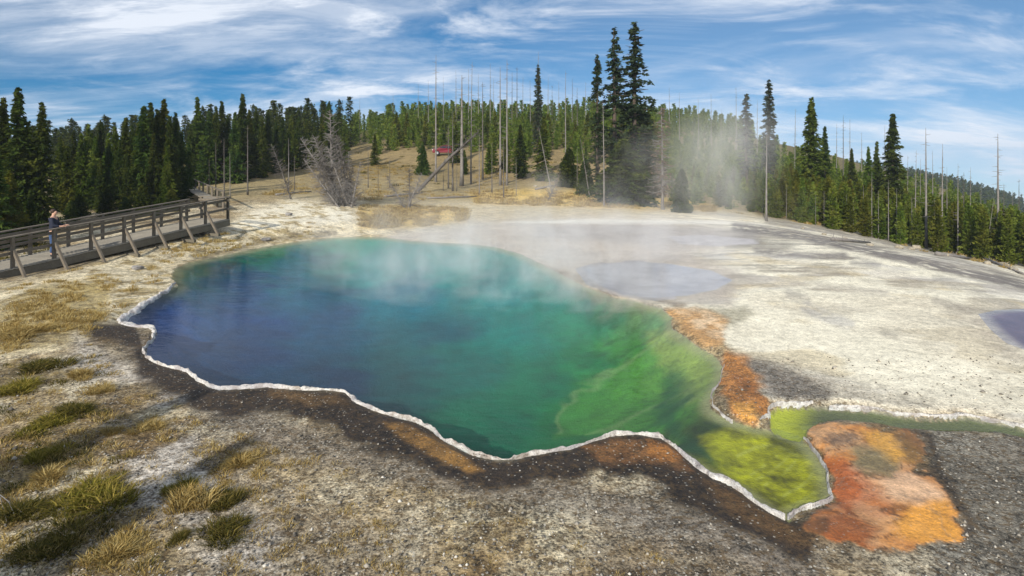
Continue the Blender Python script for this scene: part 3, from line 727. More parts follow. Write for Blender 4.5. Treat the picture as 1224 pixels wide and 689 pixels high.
def trunk_mesh(name, Ht, r0, seed, branches=0, blen=.6, bend=0.0, bstart=.2, brad=.018, top=.15, fine=0, upb=0.0):
    g = random.Random(seed); mb = MB()
    n = 8; pts = []; rad = []
    ax, ay = g.uniform(-1, 1) * bend, g.uniform(-1, 1) * bend
    for i in range(n + 1):
        t = i / n
        pts.append((ax * t * t * Ht + g.uniform(-1, 1) * .012 * Ht * bend * 3, ay * t * t * Ht, Ht * t - .15 * (i == 0)))
        rad.append(r0 * ((1 - t) ** .8 * (1 - top) + top) * (1.35 if i == 0 else 1))
    mb.tube(pts, rad, 7)
    def P(t):
        f = t * n; i = min(int(f), n - 1); f -= i
        return Vector(pts[i]).lerp(Vector(pts[i + 1]), f)
    for k in range(branches):
        t = bstart + (1 - bstart) * g.random() * .98
        az = g.uniform(0, 6.283); L = blen * g.uniform(.35, 1.1) * (1.1 - t * .75)
        s = P(t); dz = g.uniform(-.35, .25) + upb
        e = s + Vector((math.cos(az) * L, math.sin(az) * L, dz * L))
        mid = s.lerp(e, .5) + Vector((0, 0, g.uniform(-.1, .12) * L))
        mb.tube([s, mid, e], [brad * 1.6, brad, brad * .4], 4, cap=False)
        for q in range(fine):
            a = s.lerp(e, g.uniform(.25, .95)); d = Vector((g.uniform(-1, 1), g.uniform(-1, 1), g.uniform(-.8, .6))) * L * .38
            mb.tube([a, a + d], [brad * .55, brad * .25], 3, cap=False)
    return mb.mesh(name, True)

# prototypes: unit-height-ish conifers, each trunk + crown, kept as mesh data
def proto(kind, seed):
    if kind == 'spruce':      # dense dark, 8 m
        return 8.0, crown(seed, 8, 1.45, 38, 12, .03, .23, .32, .95, .3, 3), trunk_mesh('trunk', 7.8, .13, seed), 'dark'
    if kind == 'pinetall':    # 16 m open crowned
        return 16.0, crown(seed, 16, 2.3, 46, 8, .12, .34, .6, .72, .18, 3), trunk_mesh('trunk', 15.8, .24, seed, 70, 1.8, .01, .1, .03), 'tall'
    if kind == 'grey':        # thin, half bare old conifer
        return 14.0, crown(seed, 14, 1.5, 46, 7, .22, .36, .45, .6, .22, 2), trunk_mesh('trunk', 13.8, .2, seed, 90, 1.4, .01, .08, .025), 'greyg'
    if kind == 'young':       # 4 m bushy young pine
        return 4.0, crown(seed, 4, .80, 19, 10, .02, .19, .1, .8, .1, 3, up=True), trunk_mesh('trunk', 3.8, .055, seed), 'young'
    if kind == 'bush':        # low wide spruce
        return 4.5, crown(seed, 4.5, 1.9, 20, 22, .0, .26, .05, .6, .25, 3), trunk_mesh('trunk', 4.2, .1, seed), 'dark'
PRO = {}
for kind, n in (('spruce', 7), ('pinetall', 3), ('grey', 2), ('young', 6), ('bush', 2)):
    PRO[kind] = []
    for i in range(n):
        h, (V, Fq), tm, mt = proto(kind, 11 + i * 7)
        cm = mesh_np('crown', V, Fq); cm.materials.append(M[mt]); tm.materials.append(M['bark'])
        PRO[kind].append((h, cm, tm))
NAMES = {'spruce': 'conifer_tree', 'pinetall': 'conifer_tree', 'grey': 'thinning_conifer', 'young': 'young_pine', 'bush': 'bushy_conifer'}

ALT = {}
def tree(kind, loc, height, label, group=None, cat='tree', width=1.0, rz=None, idx=None, mat=None):
    h, cm, tm = PRO[kind][(random.randrange(len(PRO[kind])) if idx is None else idx) % len(PRO[kind])]
    o = empty(NAMES[kind], loc, random.uniform(0, 6.28) if rz is None else rz)
    s = height / h; o.scale = (s * width, s * width, s)
    if kind == 'spruce' and mat is None and random.random() < .38: mat = 'mid'
    if mat:
        key_ = (cm.name, mat)
        if key_ not in ALT: ALT[key_] = cm.copy(); ALT[key_].materials.clear(); ALT[key_].materials.append(M[mat])
        cm = ALT[key_]
    link('trunk', tm, None, o); link('crown', cm, None, o)
    tag(o, label, cat, group); return o

def topy(px, Y, ty):
    p = at(px, Y); return p, (H + (HY - ty) * Y / F) - p.z

# left stand behind the boardwalk
for px, Y, ty, w, lb in (
    (-22, 31, 100, 1.1, None), (4, 34, 118, .95, 'dark conifer cut by the left edge of the photo'),
    (22, 31, 106, 1.0, 'tallest dark conifer at the left end of the boardwalk'),
    (50, 31.5, 124, .95, 'narrow dark conifer just right of the tallest left one'),
    (34, 35, 146, .9, 'slim conifer wedged between the two tall left conifers'), (12, 27, 205, 1.5, 'low bright green conifer below the tallest left conifer'),
    (-6, 26, 175, 1.2, None), (36, 28, 228, 1.2, 'short shaded conifer behind the standing person')):
    p, hh = topy(px, Y, ty)
    if lb is None: lb = 'dark conifer cut by the left picture edge, low down' if px == -6 else 'dark conifer out beyond the left edge of the view'
    tree('spruce', p, hh, lb, 'conifers behind the boardwalk', width=w, mat='young' if ty == 205 else None)
st = [(72,44,164),(80,40,175),(88,46,158),(97,42,160),(106,47,150),(114,42,164),(121,48,146),(130,43,160),(137,48,152),(143,41,168),(150,45,142),(158,48,150),(166,44,146),
      (172,41,128),(180,44,124),(188,42,132),(196,45,120),(203,42,140),(210,46,136),(217,44,158),(76,48,170),(110,50,160),(140,50,160),(226,48,172),(184,40,160),(200,40,175),(152,40,185),(120,40,190)]
for i, (px, Y, ty) in enumerate(st):
    p, hh = topy(px, Y, ty)
    tall = ty < 135
    tree('spruce', p, hh, 'tall pointed dark conifer right of centre in the stand behind the boardwalk' if tall else 'dark green conifer packed in the stand behind the boardwalk',
         'tallest conifers of the stand behind the boardwalk' if tall else 'conifers of the dense stand behind the boardwalk', width=1.15 if tall else .95)
for px, Y, ty, w in ((95,38,232,1.5),(85,36,240,1.3),(128,37,226,1.4),(170,36,222,1.4),(205,37,226,1.5),(188,35,238,1.4),(150,36,236,1.4)):
    p, hh = topy(px, Y, ty)
    tree('bush', p, hh, 'small bushy conifer growing just behind the boardwalk railing', 'small conifers behind the boardwalk railing', width=w * .7)
# row on the slope, left of centre
for i, (px, Y, ty) in enumerate([(228,60,150),(236,62,117),(243,64,140),(250,60,134),(258,66,128),(265,62,122),(272,66,138),(281,60,135),(290,62,113),(298,66,132),(306,70,128),(314,66,140),(320,72,132),(330,70,146),(338,76,140),(348,72,138),(357,78,140),(366,74,144),(376,80,148),(385,74,140),(393,76,122),(402,80,146),(412,84,148)]):
    p, hh = topy(px, Y, ty)
    lb, gr = 'dark conifer in the row on the slope left of the dead trees', 'conifers in the row left of the dead trees'
    if (px, ty) == (236, 117): lb = 'tall conifer at the left end of the slope row, above the railing corner'
    if (px, ty) == (290, 113): lb = 'tallest narrow conifer in the middle of the slope row'
    if (px, ty) == (393, 122): lb = 'tall conifer directly behind the grey dead tree clump'
    tree('spruce', p, hh, lb, gr, width=1.0 if ty > 125 else 1.0)
# big trees in the middle and on the right
for kind, px, Y, ty, w, idx, lb in (
    ('pinetall', 714, 58, 66, .85, 0, 'left and shortest of the three tall trees beside the steam'),
    ('pinetall', 735, 60, 34, 1.1, 1, 'dense middle one of the three tall trees beside the steam'),
    ('pinetall', 758, 60, 28, 1.25, 2, 'tallest open crowned conifer, right one of the three tall trees'),
    ('grey', 643, 75, 78, .8, 0, 'half bare spire like conifer standing above the hill trees'),
    ('spruce', 774, 61, 135, 1.3, 1, 'mid height conifer against the right side of the three tall trees'),
    ('bush', 745, 55, 168, 1.25, 0, 'broad low conifer at the foot of the three tall trees'),
    ('bush', 815, 50, 203, .75, 1, 'small rounded dark conifer standing alone at the meadow edge'),
    ('bush', 700, 60, 190, .8, 1, 'bushy low conifer left of the three tall trees'),
    ('bush', 680, 66, 178, .9, 0, 'low conifer between the leaning snags and the tall trees'),
    ('spruce', 622, 72, 150, 1.3, 2, 'dark conifer below the half bare spire'),
    ('spruce', 650, 70, 140, 1.2, 3, 'dark conifer right of the half bare spire'),
    ('grey', 892, 66, 113, 1.2, 1, 'steam veiled conifer, left of the pair at the steam column'),
    ('grey', 919, 66, 96, 1.0, 0, 'steam veiled conifer, taller of the pair at the steam column'),
    ('spruce', 970, 70, 118, 1.05, 0, 'dark conifer rising over the right hand young pines'),
    ('spruce', 986, 72, 152, .9, 1, 'shorter dark conifer touching the right side of a taller one'),
    ('spruce', 1018, 74, 178, .8, 2, 'small dark conifer poking out of the right hand young pines'),
    ('spruce', 1038, 70, 176, .8, 3, 'left of two short conifers beside the tall right hand conifer'),
    ('spruce', 1048, 70, 170, .85, 1, 'right of two short conifers beside the tall right hand conifer'),
    ('spruce', 1067, 68, 137, 1.0, 2, 'tall dark conifer, the one farthest right in the photo'),
    ('bush', 505, 72, 172, .6, 1, 'small dark green conifer left of the leaning dark snag'),
    ('bush', 555, 74, 180, .5, 0, 'low green conifer between the grey snags'),
    ('spruce', 448, 82, 160, 1.2, 0, 'short conifer on the slope right of the dead tree clump'),
    ('spruce', 545, 84, 150, 1.5, 1, 'green conifer behind the grey snags near the red car')):
    p, hh = topy(px, Y, ty)
    tree(kind, p, hh, lb, width=w, idx=idx)

# young pines: the nearest 290 as things, the rest as one wood
cand = []
g = np.random.default_rng(5)
def edgeY(px): return np.interp(px, [780, 880, 1000, 1100, 1224, 1400], [60, 57, 50, 46, 41.5, 36])
for _ in range(2600):      # right belt
    px = g.uniform(800, 1330); e = edgeY(px); Y = e + (125 - e) * g.random() ** 1.5
    cand.append((px, Y, g.uniform(3.0, 4.4) * (.8 if px < 900 else 1), 'R'))
for _ in range(2600):     # hill
    px = g.uniform(380, 900); Y = g.uniform(98, 168)
    if px < 480 and g.random() < .35: continue
    if vnoise(px * .02, Y * .09, 4) < .38 and Y < 140: continue
    cand.append((px, Y, g.uniform(2.4, 5.6), 'H'))
for _ in range(300):      # lower hill scattered groups
    px = g.uniform(560, 860); Y = g.uniform(72, 104)
    if vnoise(px * .03, Y * .12, 8) < .38: continue
    cand.append((px, Y, g.uniform(2.8, 4.5), 'H'))
for _ in range(60):
    px = g.uniform(440, 560); Y = g.uniform(92, 110)
    if abs(px - 528) < 22 and Y < 96: continue
    cand.append((px, Y, g.uniform(2.5, 4.2), 'H'))
for _ in range(380):      # behind the left stand
    px = g.uniform(-60, 420); Y = g.uniform(90, 150)
    cand.append((px, Y, g.uniform(6, 9), 'L'))
kept = []; cells = {}
for c in cand:
    x = (c[0] - CX) * c[1] / F
    mind = 1.15 if c[1] < 70 else (1.6 if c[1] < 110 else 2.0)
    key = (int(x // 2), int(c[1] // 2)); ok = True
    for i in (-1, 0, 1):
        for j in (-1, 0, 1):
            for (qx, qy) in cells.get((key[0] + i, key[1] + j), ()):
                if (qx - x) ** 2 + (qy - c[1]) ** 2 < mind * mind: ok = False
    if ok: cells.setdefault(key, []).append((x, c[1])); kept.append(c)
for _ in range(260):      # woods going on past the left edge
    px = g.uniform(-900, -40); Y = g.uniform(34, 90); kept.append((px, Y, g.uniform(6, 9), 'L'))
for _ in range(1500):     # far dark ridge on the right
    px = g.uniform(930, 1420); Y = g.uniform(330, 560); kept.append((px, Y, g.uniform(5, 8), 'F'))
kept.sort(key=lambda c: -(c[2] / c[1]) if (-20 < c[0] < 1240 and c[3] != 'F' and c[3] != 'L') else 0)
things, rest = kept[:285], kept[285:]
xs = np.array([(c[0] - CX) * c[1] / F for c in things]); ys = np.array([c[1] for c in things]); zs = terrain(xs, ys)
for c, x, y, z in zip(things, xs, ys, zs):
    right = c[3] == 'R'
    tree('young', (x, y, z), c[2], 'bright green young pine in the dense belt behind the white flat' if right else 'green young pine scattered on the hillside behind the tall trees',
         'young pines of the belt behind the white flat' if right else 'young pines on the middle hillside', width=random.uniform(.85, 1.25))
# wood
DK = [[], [], 0]
Vs = []; Fs = []; off = 0
xs = np.array([(c[0] - CX) * c[1] / F for c in rest]); ys = np.array([c[1] for c in rest]); zs = terrain(xs, ys)
lows = {k: crown(500 + k, 1.0, .22, 15, 9, .02, .07, .05, .85, .1, 1, up=True) for k in range(4)}
lowsN = {k: crown(520 + k, 1.0, .16, 22, 9, .03, .045, .05, 1.05, .25, 1) for k in range(3)}
lowsF = {k: crown(540 + k, 1.0, .22, 6, 5, .05, .22, 0, .7, .1, 1) for k in range(2)}
for i, (c, x, y, z) in enumerate(zip(rest, xs, ys, zs)):
    V, Fq = lowsF[i % 2] if c[3] == 'F' else (lowsN[i % 3] if c[3] == 'L' else lows[i % 4])
    a = random.uniform(0, 6.28); ca, sa = math.cos(a), math.sin(a); s = c[2]
    q = np.stack([(V[:, 0] * ca - V[:, 1] * sa) * s + x, (V[:, 0] * sa + V[:, 1] * ca) * s + y, V[:, 2] * s + z], -1)
    Vs.append(q); Fs.append(Fq + off); off += len(q)
    if c[3] in 'LF': DK[0].append(Vs.pop()); DK[1].append(Fs.pop() - off + len(q) + DK[2]); DK[2] += len(q); off -= len(q)
o = link('forest', mesh_np('forest', np.vstack(Vs), np.vstack(Fs)), M['young']); tag(o, kind='stuff')
o = link('forest', mesh_np('forest', np.vstack(DK[0]), np.vstack(DK[1])), M['dark']); tag(o, kind='stuff')

# dead standing trees
SN = []
for i in range(5):
    m = trunk_mesh('trunk', 12, .105, 60 + i, 26 + 8 * (i % 3), .9, .012, .25, .014, .12); SN.append((12.0, m))
for m in SN: m[1].materials.append(M['dead'])
SNd = []
for i in range(2):
    m = trunk_mesh('trunk', 12, .12, 80 + i, 40, 1.1, .012, .2, .016, .12); m.materials.append(M['deadd']); SNd.append((12.0, m))
def snag(px, Y, ty, label, group=None, w=1.0, lean=(0, 0), dark=False, idx=None):
    p, hh = topy(px, Y, ty)
    L = SNd if dark else SN
    h, m = L[(random.randrange(len(L)) if idx is None else idx) % len(L)]
    o = link('dead_tree', m, None, None, p); s = hh / h
    o.scale = (s * w, s * w, s); o.rotation_euler = (R(lean[1]), R(lean[0]), random.uniform(0, 6.28) if lean == (0, 0) else 0)
    tag(o, label, 'dead tree', group); return o
snag(521, 66, 66, 'tall grey dead trunk, leftmost of those rising above the hill', w=1.0, idx=0)
snag(552, 64, 90, 'thickest pale broken dead trunk above the hill', w=2.0, idx=1)
snag(541, 60, 132, 'grey dead trunk right beside the red car', w=1.2, dark=True)
snag(563, 66, 74, 'thin dead trunk just right of the thickest broken one', w=.8, idx=2)
snag(536, 62, 150, 'dark dead trunk standing left of the red car', w=1.2, dark=True)
snag(577, 70, 98, 'dead trunk between the thick broken one and the pair beyond it', w=1.0, dark=True)
snag(598, 66, 80, 'left of a pair of tall dead trunks left of the half bare spire', w=1.2, idx=3)
snag(606, 66, 72, 'right of a pair of tall dead trunks left of the half bare spire', w=1.0, idx=4)
snag(643, 76, 62, 'bare leader rising through the half bare spire', w=.8, idx=0)
snag(676, 80, 85, 'dead trunk on the skyline between the spire and the tall trees', w=.8, idx=1)
snag(722, 52, 120, 'pale dead trunk in front of the three tall trees', w=.9, idx=2)
snag(916, 48, 150, 'pale dead trunk below the steam veiled conifers', w=1.3, idx=3)
snag(1193, 44, 160, 'tall grey dead trunk nearest the right edge of the photo', w=1.3, idx=1)
snag(1107, 48, 153, 'tallest dead trunk in front of the right hand pine belt', w=1.2, idx=0)
snag(1126, 47, 172, 'dead trunk just right of the tallest one before the pine belt', w=1.1, idx=3)
snag(1145, 46.5, 196, 'short thin dead trunk before the pine belt', w=.9, idx=4)
snag(1094, 48, 180, 'thin dead trunk just left of the tallest one before the pine belt', w=.8, idx=2)
o = snag(660, 60, 150, 'pale leaning dead trunk left of the three tall trees', w=1.0, lean=(-12, 0), idx=2)
o = snag(705, 58, 165, 'pale leaning dead trunk against the three tall trees', w=.9, lean=(-9, 0), idx=4)
snag(1178, 46, 235, 'leaning thin dead trunk left of the one nearest the right edge', lean=(8, 0), w=.7, idx=4)
sk = [(430,120,118),(470,120,112),(500,115,100),(512,110,96),(530,112,92),(545,115,84),(560,120,82),(572,112,88),(586,110,76),(590,120,94),(612,118,86),(618,108,80),(625,115,92),(634,120,96),(655,115,92),(668,118,98),(684,118,94),(690,110,104),(660,122,102),(700,118,98),
      (800,110,104),(812,115,110),(835,118,118),(850,112,112),(862,118,130),(880,112,104),(905,105,120),(925,105,118),(950,100,130),(962,95,148),(1000,90,148),(1008,90,138),(1016,90,142),(1030,88,158),(1058,80,150),(1075,76,180),(1085,74,186),(1100,72,190),(1115,70,180),(1132,66,200),(1152,62,206),(1160,60,200),(1172,60,222),(1200,56,220),(1210,56,228),(1218,54,214)]
for px, Y, ty in sk:
    lb = ('thin bare dead trunk on the skyline left of the three tall trees' if px < 710 else
          'thin bare dead trunk on the skyline between the tall trees and the right hand pines' if px < 1050 else 'thin bare dead trunk rising from the far right pine belt')
    snag(px, Y, ty, lb, {0: 'skyline dead trunks left', 1: 'skyline dead trunks middle', 2: 'dead trunks in the right pine belt'}[0 if px < 710 else 1 if px < 1050 else 2], w=.8, dark=px % 3 == 0)
for px, Y, ty in [(1000,51,238),(1012,50.5,232),(1020,50,240),(1032,49.5,222),(1042,49,205),(1050,49,228),(1062,48.5,215),(1072,48,225),(960,53,225),(975,52,232),(985,52,228),(1090,47.5,235),(1160,45,250),(1205,43,255),(940,54,220),(1118,47,238)]:
    snag(px, Y, ty, 'pale slender dead trunk along the front of the right hand pine belt', 'pale dead trunks along the front of the pine belt', w=.9)
for px, Y, ty in [(250,44,190),(268,42,165),(275,43,182),(296,45,150),(345,48,165),(352,50,185),(440,58,175),(452,56,196),(466,60,188),(573,58,160),(588,60,170),(602,56,165),(617,58,188),(690,62,175),(530,60,196),(546,60,190),(258,46,170)]:
    snag(px, Y, ty, 'grey dead trunk standing on the meadow left of the tall trees' if px > 420 else 'grey dead trunk standing between the railing end and the dead tree clump',
         'dead trunks on the meadow' if px > 420 else 'dead trunks right of the railing end', w=1.15, dark=px % 2 == 0)
# rusty dead conifer
p, hh = topy(792, 52, 128)
o = empty('dead_tree', p); s = hh / 8.5; o.scale = (s, s, s)
link('trunk', trunk_mesh('trunk', 8.5, .13, 91, 90, 1.5, .02, .12, .02, .12, 2), M['dead'], o)
V, Fq = crown(93, 8.4, 1.35, 26, 6, .15, .20, .3, .5, .2, 1); link('crown', mesh_np('crown', V, Fq), M['rust'], o)
tag(o, 'brownish dead tree with fine twigs right of the three tall trees', 'dead tree')
# dead clump, leaning grey trunks with many twigs
TW = []
for i in range(4):
    m = trunk_mesh('trunk', 5, .085, 120 + i, 130, 1.25, .03, .03, .013, .15, 4, .45); m.materials.append(M['deadd'] if i % 2 else M['dead']); TW.append(m)
def leaner(px, Y, L, lean, w, idx, label, yaw=0, group=None):
    p = at(px, Y); o = link('dead_tree', TW[idx % 4], None, None, p); s = L / 5
    o.scale = (s * w, s * w, s); o.rotation_euler = (R(yaw), R(lean), 0)
    tag(o, label, 'dead tree', group); return o
leaner(412, 42, 5.6, -33, .9, 0, 'dead tree leaning farthest left out of the grey clump')
leaner(408, 42.5, 5.0, -20, .9, 1, 'second dead tree leaning left in the grey clump')
leaner(398, 43, 6.6, -2, .75, 2, 'upright tallest dead tree in the grey clump')
leaner(414, 43, 4.6, -8, 1.0, 3, 'short dead tree in the heart of the grey clump')
leaner(424, 42.5, 5.2, -12, .7, 1, 'dead tree on the right side of the grey clump', 6)
leaner(402, 41.5, 3.4, -28, 1.2, 2, 'twiggy low dead tree at the front of the grey clump', -6)
leaner(420, 41.5, 3.2, 10, 1.2, 0, 'twiggy low dead tree at the right foot of the grey clump', -6)
leaner(348, 43, 4.2, -18, .8, 3, 'leaning dead tree left of the grey clump')
leaner(484, 45, 2.8, -30, 1.3, 0, 'low grey dead tree sprawling left, right of the grey clump')
leaner(487, 45, 2.9, 22, 1.3, 2, 'low grey dead tree sprawling right, right of the grey clump')
leaner(490, 46, 3.0, 0, 1.1, 1, 'low upright dead tree beside the sprawling ones')
leaner(655, 55, 3.0, 25, 1.1, 3, 'grey dead brush on the meadow left of the tall trees')
for k, (dx, L, ln) in enumerate(((-4, 4.2, -38), (3, 3.6, -27), (8, 4.4, -17), (-6, 3.0, -12), (12, 3.8, -3), (5, 2.8, 14), (-2, 5.4, -24), (10, 5.0, -9))):
    leaner(408 + dx, 41.2 + .35 * k, L, ln, .95, k, 'grey dead stem with twigs leaning out of the dead tree clump', (k % 3 - 1) * 8, 'leaning stems of the grey dead tree clump')
# dark leaning snag
a = at(498, 58); b = Vector(((572 - CX) * 60 / F, 60, H + (HY - 158) * 60 / F))
mb = MB(); mb.tube([a, a.lerp(b, .5) + Vector((0, 0, .25)), b], [.20, .15, .07], 7)
for k in range(40):
    t = random.uniform(.15, 1); s_ = a.lerp(b, t); mb.tube([s_, s_ + Vector((random.uniform(-.8, .8), random.uniform(-.6, .6), random.uniform(-.3, 1)))], [.03, .01], 4, False)
o = mb.build('dead_tree', M['deadd'], smooth=True); tag(o, 'dark fallen dead tree leaning up to the right in front of the red car', 'dead tree')
# fallen logs
def log(p0, p1, r, label, group=None, mat='dead'):
    a = ground_px(*p0); b = ground_px(*p1); up = Vector((0, 0, r * .8))
    mb = MB(); mb.tube([a + up, a.lerp(b, .5) + up * 1.1, b + up], [r, r * .85, r * .5], 7)
    for k in range(6):
        s_ = a.lerp(b, random.random()) + up; mb.tube([s_, s_ + Vector((random.uniform(-.3, .3), random.uniform(-.3, .3), random.uniform(.1, .4)))], [.02, .008], 4, False)
    o = mb.build('fallen_log', M[mat], smooth=True); tag(o, label, 'log', group)
log((460, 236), (505, 232), .10, 'grey fallen log right of the grey dead clump')
log((510, 238), (570, 236), .09, 'long fallen log lying below the snags')
log((640, 228), (668, 222), .12, 'pale fallen log on the yellow meadow')
log((330, 234), (372, 230), .09, 'grey fallen log left of the grey dead clump')
log((995, 288), (1040, 292), .12, 'pale fallen log at the left of the pine belt edge')
log((1120, 306), (1165, 312), .12, 'pale fallen log in the middle of the pine belt edge')
log((1170, 308), (1224, 330), .10, 'pale fallen log nearest the right edge')

# ------------------------------------------------------------------ rocks
def rock(loc, s, seed, label, mat, group=None):
    bm = bmesh.new(); bmesh.ops.create_icosphere(bm, subdivisions=3, radius=1)
    g_ = random.Random(seed); o3 = [g_.uniform(0, 99) for _ in range(3)]
    for v in bm.verts:
        n = v.co.normalized()
        k = 1 + .3 * float(fbm(n.x * 1.6 + o3[0], n.y * 1.6 + n.z * 2.1 + o3[1], seed, 4))
        q = max(abs(n.x), abs(n.y), abs(n.z)); k *= .75 + .25 / q * .8
        v.co = Vector((n.x * s[0], n.y * s[1], n.z * s[2])) * k
    me = bpy.data.meshes.new('rock'); bm.to_mesh(me); bm.free()
    o = link('rock', me, mat, None, (loc[0], loc[1], loc[2] + s[2] * .45)); o.rotation_euler.z = g_.uniform(0, 6)
    return tag(o, label, 'rock', group)
M['rock'] = mat_plain('grey rock', (.20, .19, .18), .9, .5, 5)
M['palerock'] = mat_plain('pale sinter block', (.30, .265, .20), .9, .4, 5)
rock(ground_px(233, 279), (.42, .30, .16), 1, 'grey rock on the bank below the railing end', M['rock'])
rock(ground_px(345, 258), (.22, .18, .12), 2, 'small dark rock alone on the cream mound', M['rock'])
rock(ground_px(318, 288), (.25, .18, .10), 3, 'small grey rock near the far left shore of the blue pool', M['rock'])
rock(ground_px(164, 322), (.22, .18, .10), 4, 'dark rock on the tan bank above the left tip of the pool', M['rock'])
for i, (px, py, s) in enumerate([(1010,287,.3),(1040,294,.25),(1075,297,.4),(1090,299,.35),(1096,297,.45),(1130,306,.3),(1150,309,.4),(1166,309,.45),(1180,316,.35),(1200,318,.4),(1212,324,.35),(960,274,.25),(985,281,.25),(640,224,.35),(655,226,.3),(664,228,.3)]):
    rock(ground_px(px, py), (s * .7, s * .55, s * .38), 20 + i, 'pale block among the rubble along the pine belt edge' if px > 900 else 'pale block on the yellow meadow left of the tall trees',
         M['palerock'], 'pale blocks along the pine belt edge' if px > 900 else 'pale blocks on the yellow meadow')
# ------------------------------------------------------------------ loose stones (stuff)
def pebbles():
    g = np.random.default_rng(31); n = 12000
    px = g.uniform(-60, 1290, n); Y = 5.9 + 7 * g.random(n) ** 1.6
    x = (px - CX) * Y / F; z = terrain(x, Y)
    d = sdist(POOL_W, x, Y); dc = sdist(CHAN_W, x, Y); ox = sdist(W([(955,505),(1110,510),(1150,650),(960,650)], 0), x, Y); ok = (d > .25) & (dc > .1) & (ox > 0) & ((d > 1.3) | (g.random(n) < .12))
    x, Y, z = x[ok], Y[ok], z[ok]; n = len(x)
    r = .006 + .020 * g.random(n) ** 4 + (g.random(n) < .01) * .025
    base = np.array([[1, 0, 0], [0, 1, 0], [-1, 0, 0], [0, -1, 0], [0, 0, .8], [0, 0, -.5]])
    fs = np.array([[0, 1, 4], [1, 2, 4], [2, 3, 4], [3, 0, 4], [1, 0, 5], [2, 1, 5], [3, 2, 5], [0, 3, 5]])
    V = base[None] * r[:, None, None] * (1 + g.uniform(-.35, .35, (n, 6, 3)))
    a = g.uniform(0, 6.28, n); ca, sa = np.cos(a)[:, None], np.sin(a)[:, None]
    Vx = V[..., 0] * ca - V[..., 1] * sa; Vy = V[..., 0] * sa + V[..., 1] * ca
    V = np.stack([Vx + x[:, None], Vy + Y[:, None], V[..., 2] + z[:, None] + r[:, None] * .3], -1).reshape(-1, 3)
    Fc = (fs[None] + (np.arange(n) * 6)[:, None, None]).reshape(-1, 3)
    t = NT('loose stones'); gi = t.n('ShaderNodeNewGeometry')
    c = t.ramp(gi.outputs['Random Per Island'], [(0, (.05, .045, .04)), (.5, (.16, .145, .12)), (.85, (.34, .31, .26)), (1, (.6, .57, .5))])
    t.principled(c, .9)
    o = link('gravel', mesh_np('gravel', V, Fc), t.m); tag(o, kind='stuff')
pebbles()

# ------------------------------------------------------------------ grass
def blades(n, spread, hgt, seed, lean=.5, wid=.006, dome=False, seg=3):
    g = np.random.default_rng(seed)
    a = g.uniform(0, 6.283, n); r = spread * np.sqrt(g.random(n))
    bx, by = np.cos(a) * r, np.sin(a) * r
    h = hgt * g.uniform(.5, 1.1, n) * (1 - .4 * (r / spread) ** 2)
    la = a + g.normal(0, .7, n); ln = lean * (.3 + r / spread) * g.uniform(.4, 1.2, n) * h
    dx, dy = np.cos(la) * ln, np.sin(la) * ln
    fa = g.uniform(0, 6.28, n); ux, uy = np.cos(fa) * wid, np.sin(fa) * wid
    P = []
    for t, w in ((0, 1), (.55, .8), (1, .0)):
        z = h * (t - .25 * t * t * lean * 1.4); ox = dx * t * t; oy = dy * t * t
        P.append(np.stack([bx + ox - ux * w, by + oy - uy * w, z], -1)); P.append(np.stack([bx + ox + ux * w, by + oy + uy * w, z], -1))
    V = np.stack(P, 1).reshape(-1, 3)
    i = (np.arange(n) * 6)[:, None]
    Fq = np.vstack([i + np.array([[0, 1, 3, 2]]), i + np.array([[2, 3, 5, 4]])])
    return V, Fq
def grass_mat(name, c):
    t = NT(name); gi = t.n('ShaderNodeNewGeometry'); n = t.noise(1.2, 3, .6, gi.outputs['Position'])
    f = t.math('ADD', t.math('MULTIPLY', gi.outputs['Random Per Island'], .6), t.math('MULTIPLY', n, .4))
    cc = t.ramp(f, [(.1, c[0]), (.45, c[1]), (.8, c[2])])
    d = t.n('ShaderNodeBsdfDiffuse'); tr = t.n('ShaderNodeBsdfTranslucent'); t.l(cc, d.inputs[0]); t.l(cc, tr.inputs[0])
    m = t.n('ShaderNodeMixShader'); m.inputs[0].default_value = .3; t.l(d.outputs[0], m.inputs[1]); t.l(tr.outputs[0], m.inputs[2]); t.l(m.outputs[0], t.out.inputs['Surface'])
    return t.m
M['straw'] = grass_mat('straw grass', [(.16, .10, .03), (.34, .24, .08), (.52, .42, .19)])
M['greeng'] = grass_mat('olive grass', [(.05, .055, .010), (.17, .155, .025), (.36, .28, .07)])
M['darkg'] = grass_mat('dark grass', [(.025, .03, .008), (.08, .075, .018), (.22, .17, .05)])
TU = {}
for k in ('straw', 'greeng', 'darkg'):
    for i in range(2):
        gg = np.random.default_rng(900 + i + len(k)); Vt = []; Ft = []; of = 0
        for q in range(7):
            V, Fq = blades(170, .10 * gg.uniform(.6, 1.3), .20 * gg.uniform(.6, 1.25), 400 + i * 11 + q + len(k) * 70, 1.0, .0045)
            V = V + np.array([gg.normal(0, .10), gg.normal(0, .07), 0]); Vt.append(V); Ft.append(Fq + of); of += len(V)
        V = np.vstack(Vt); Fq = np.vstack(Ft); me = mesh_np('tussock', V, Fq); me.materials.append(M[k]); TU[k, i] = me
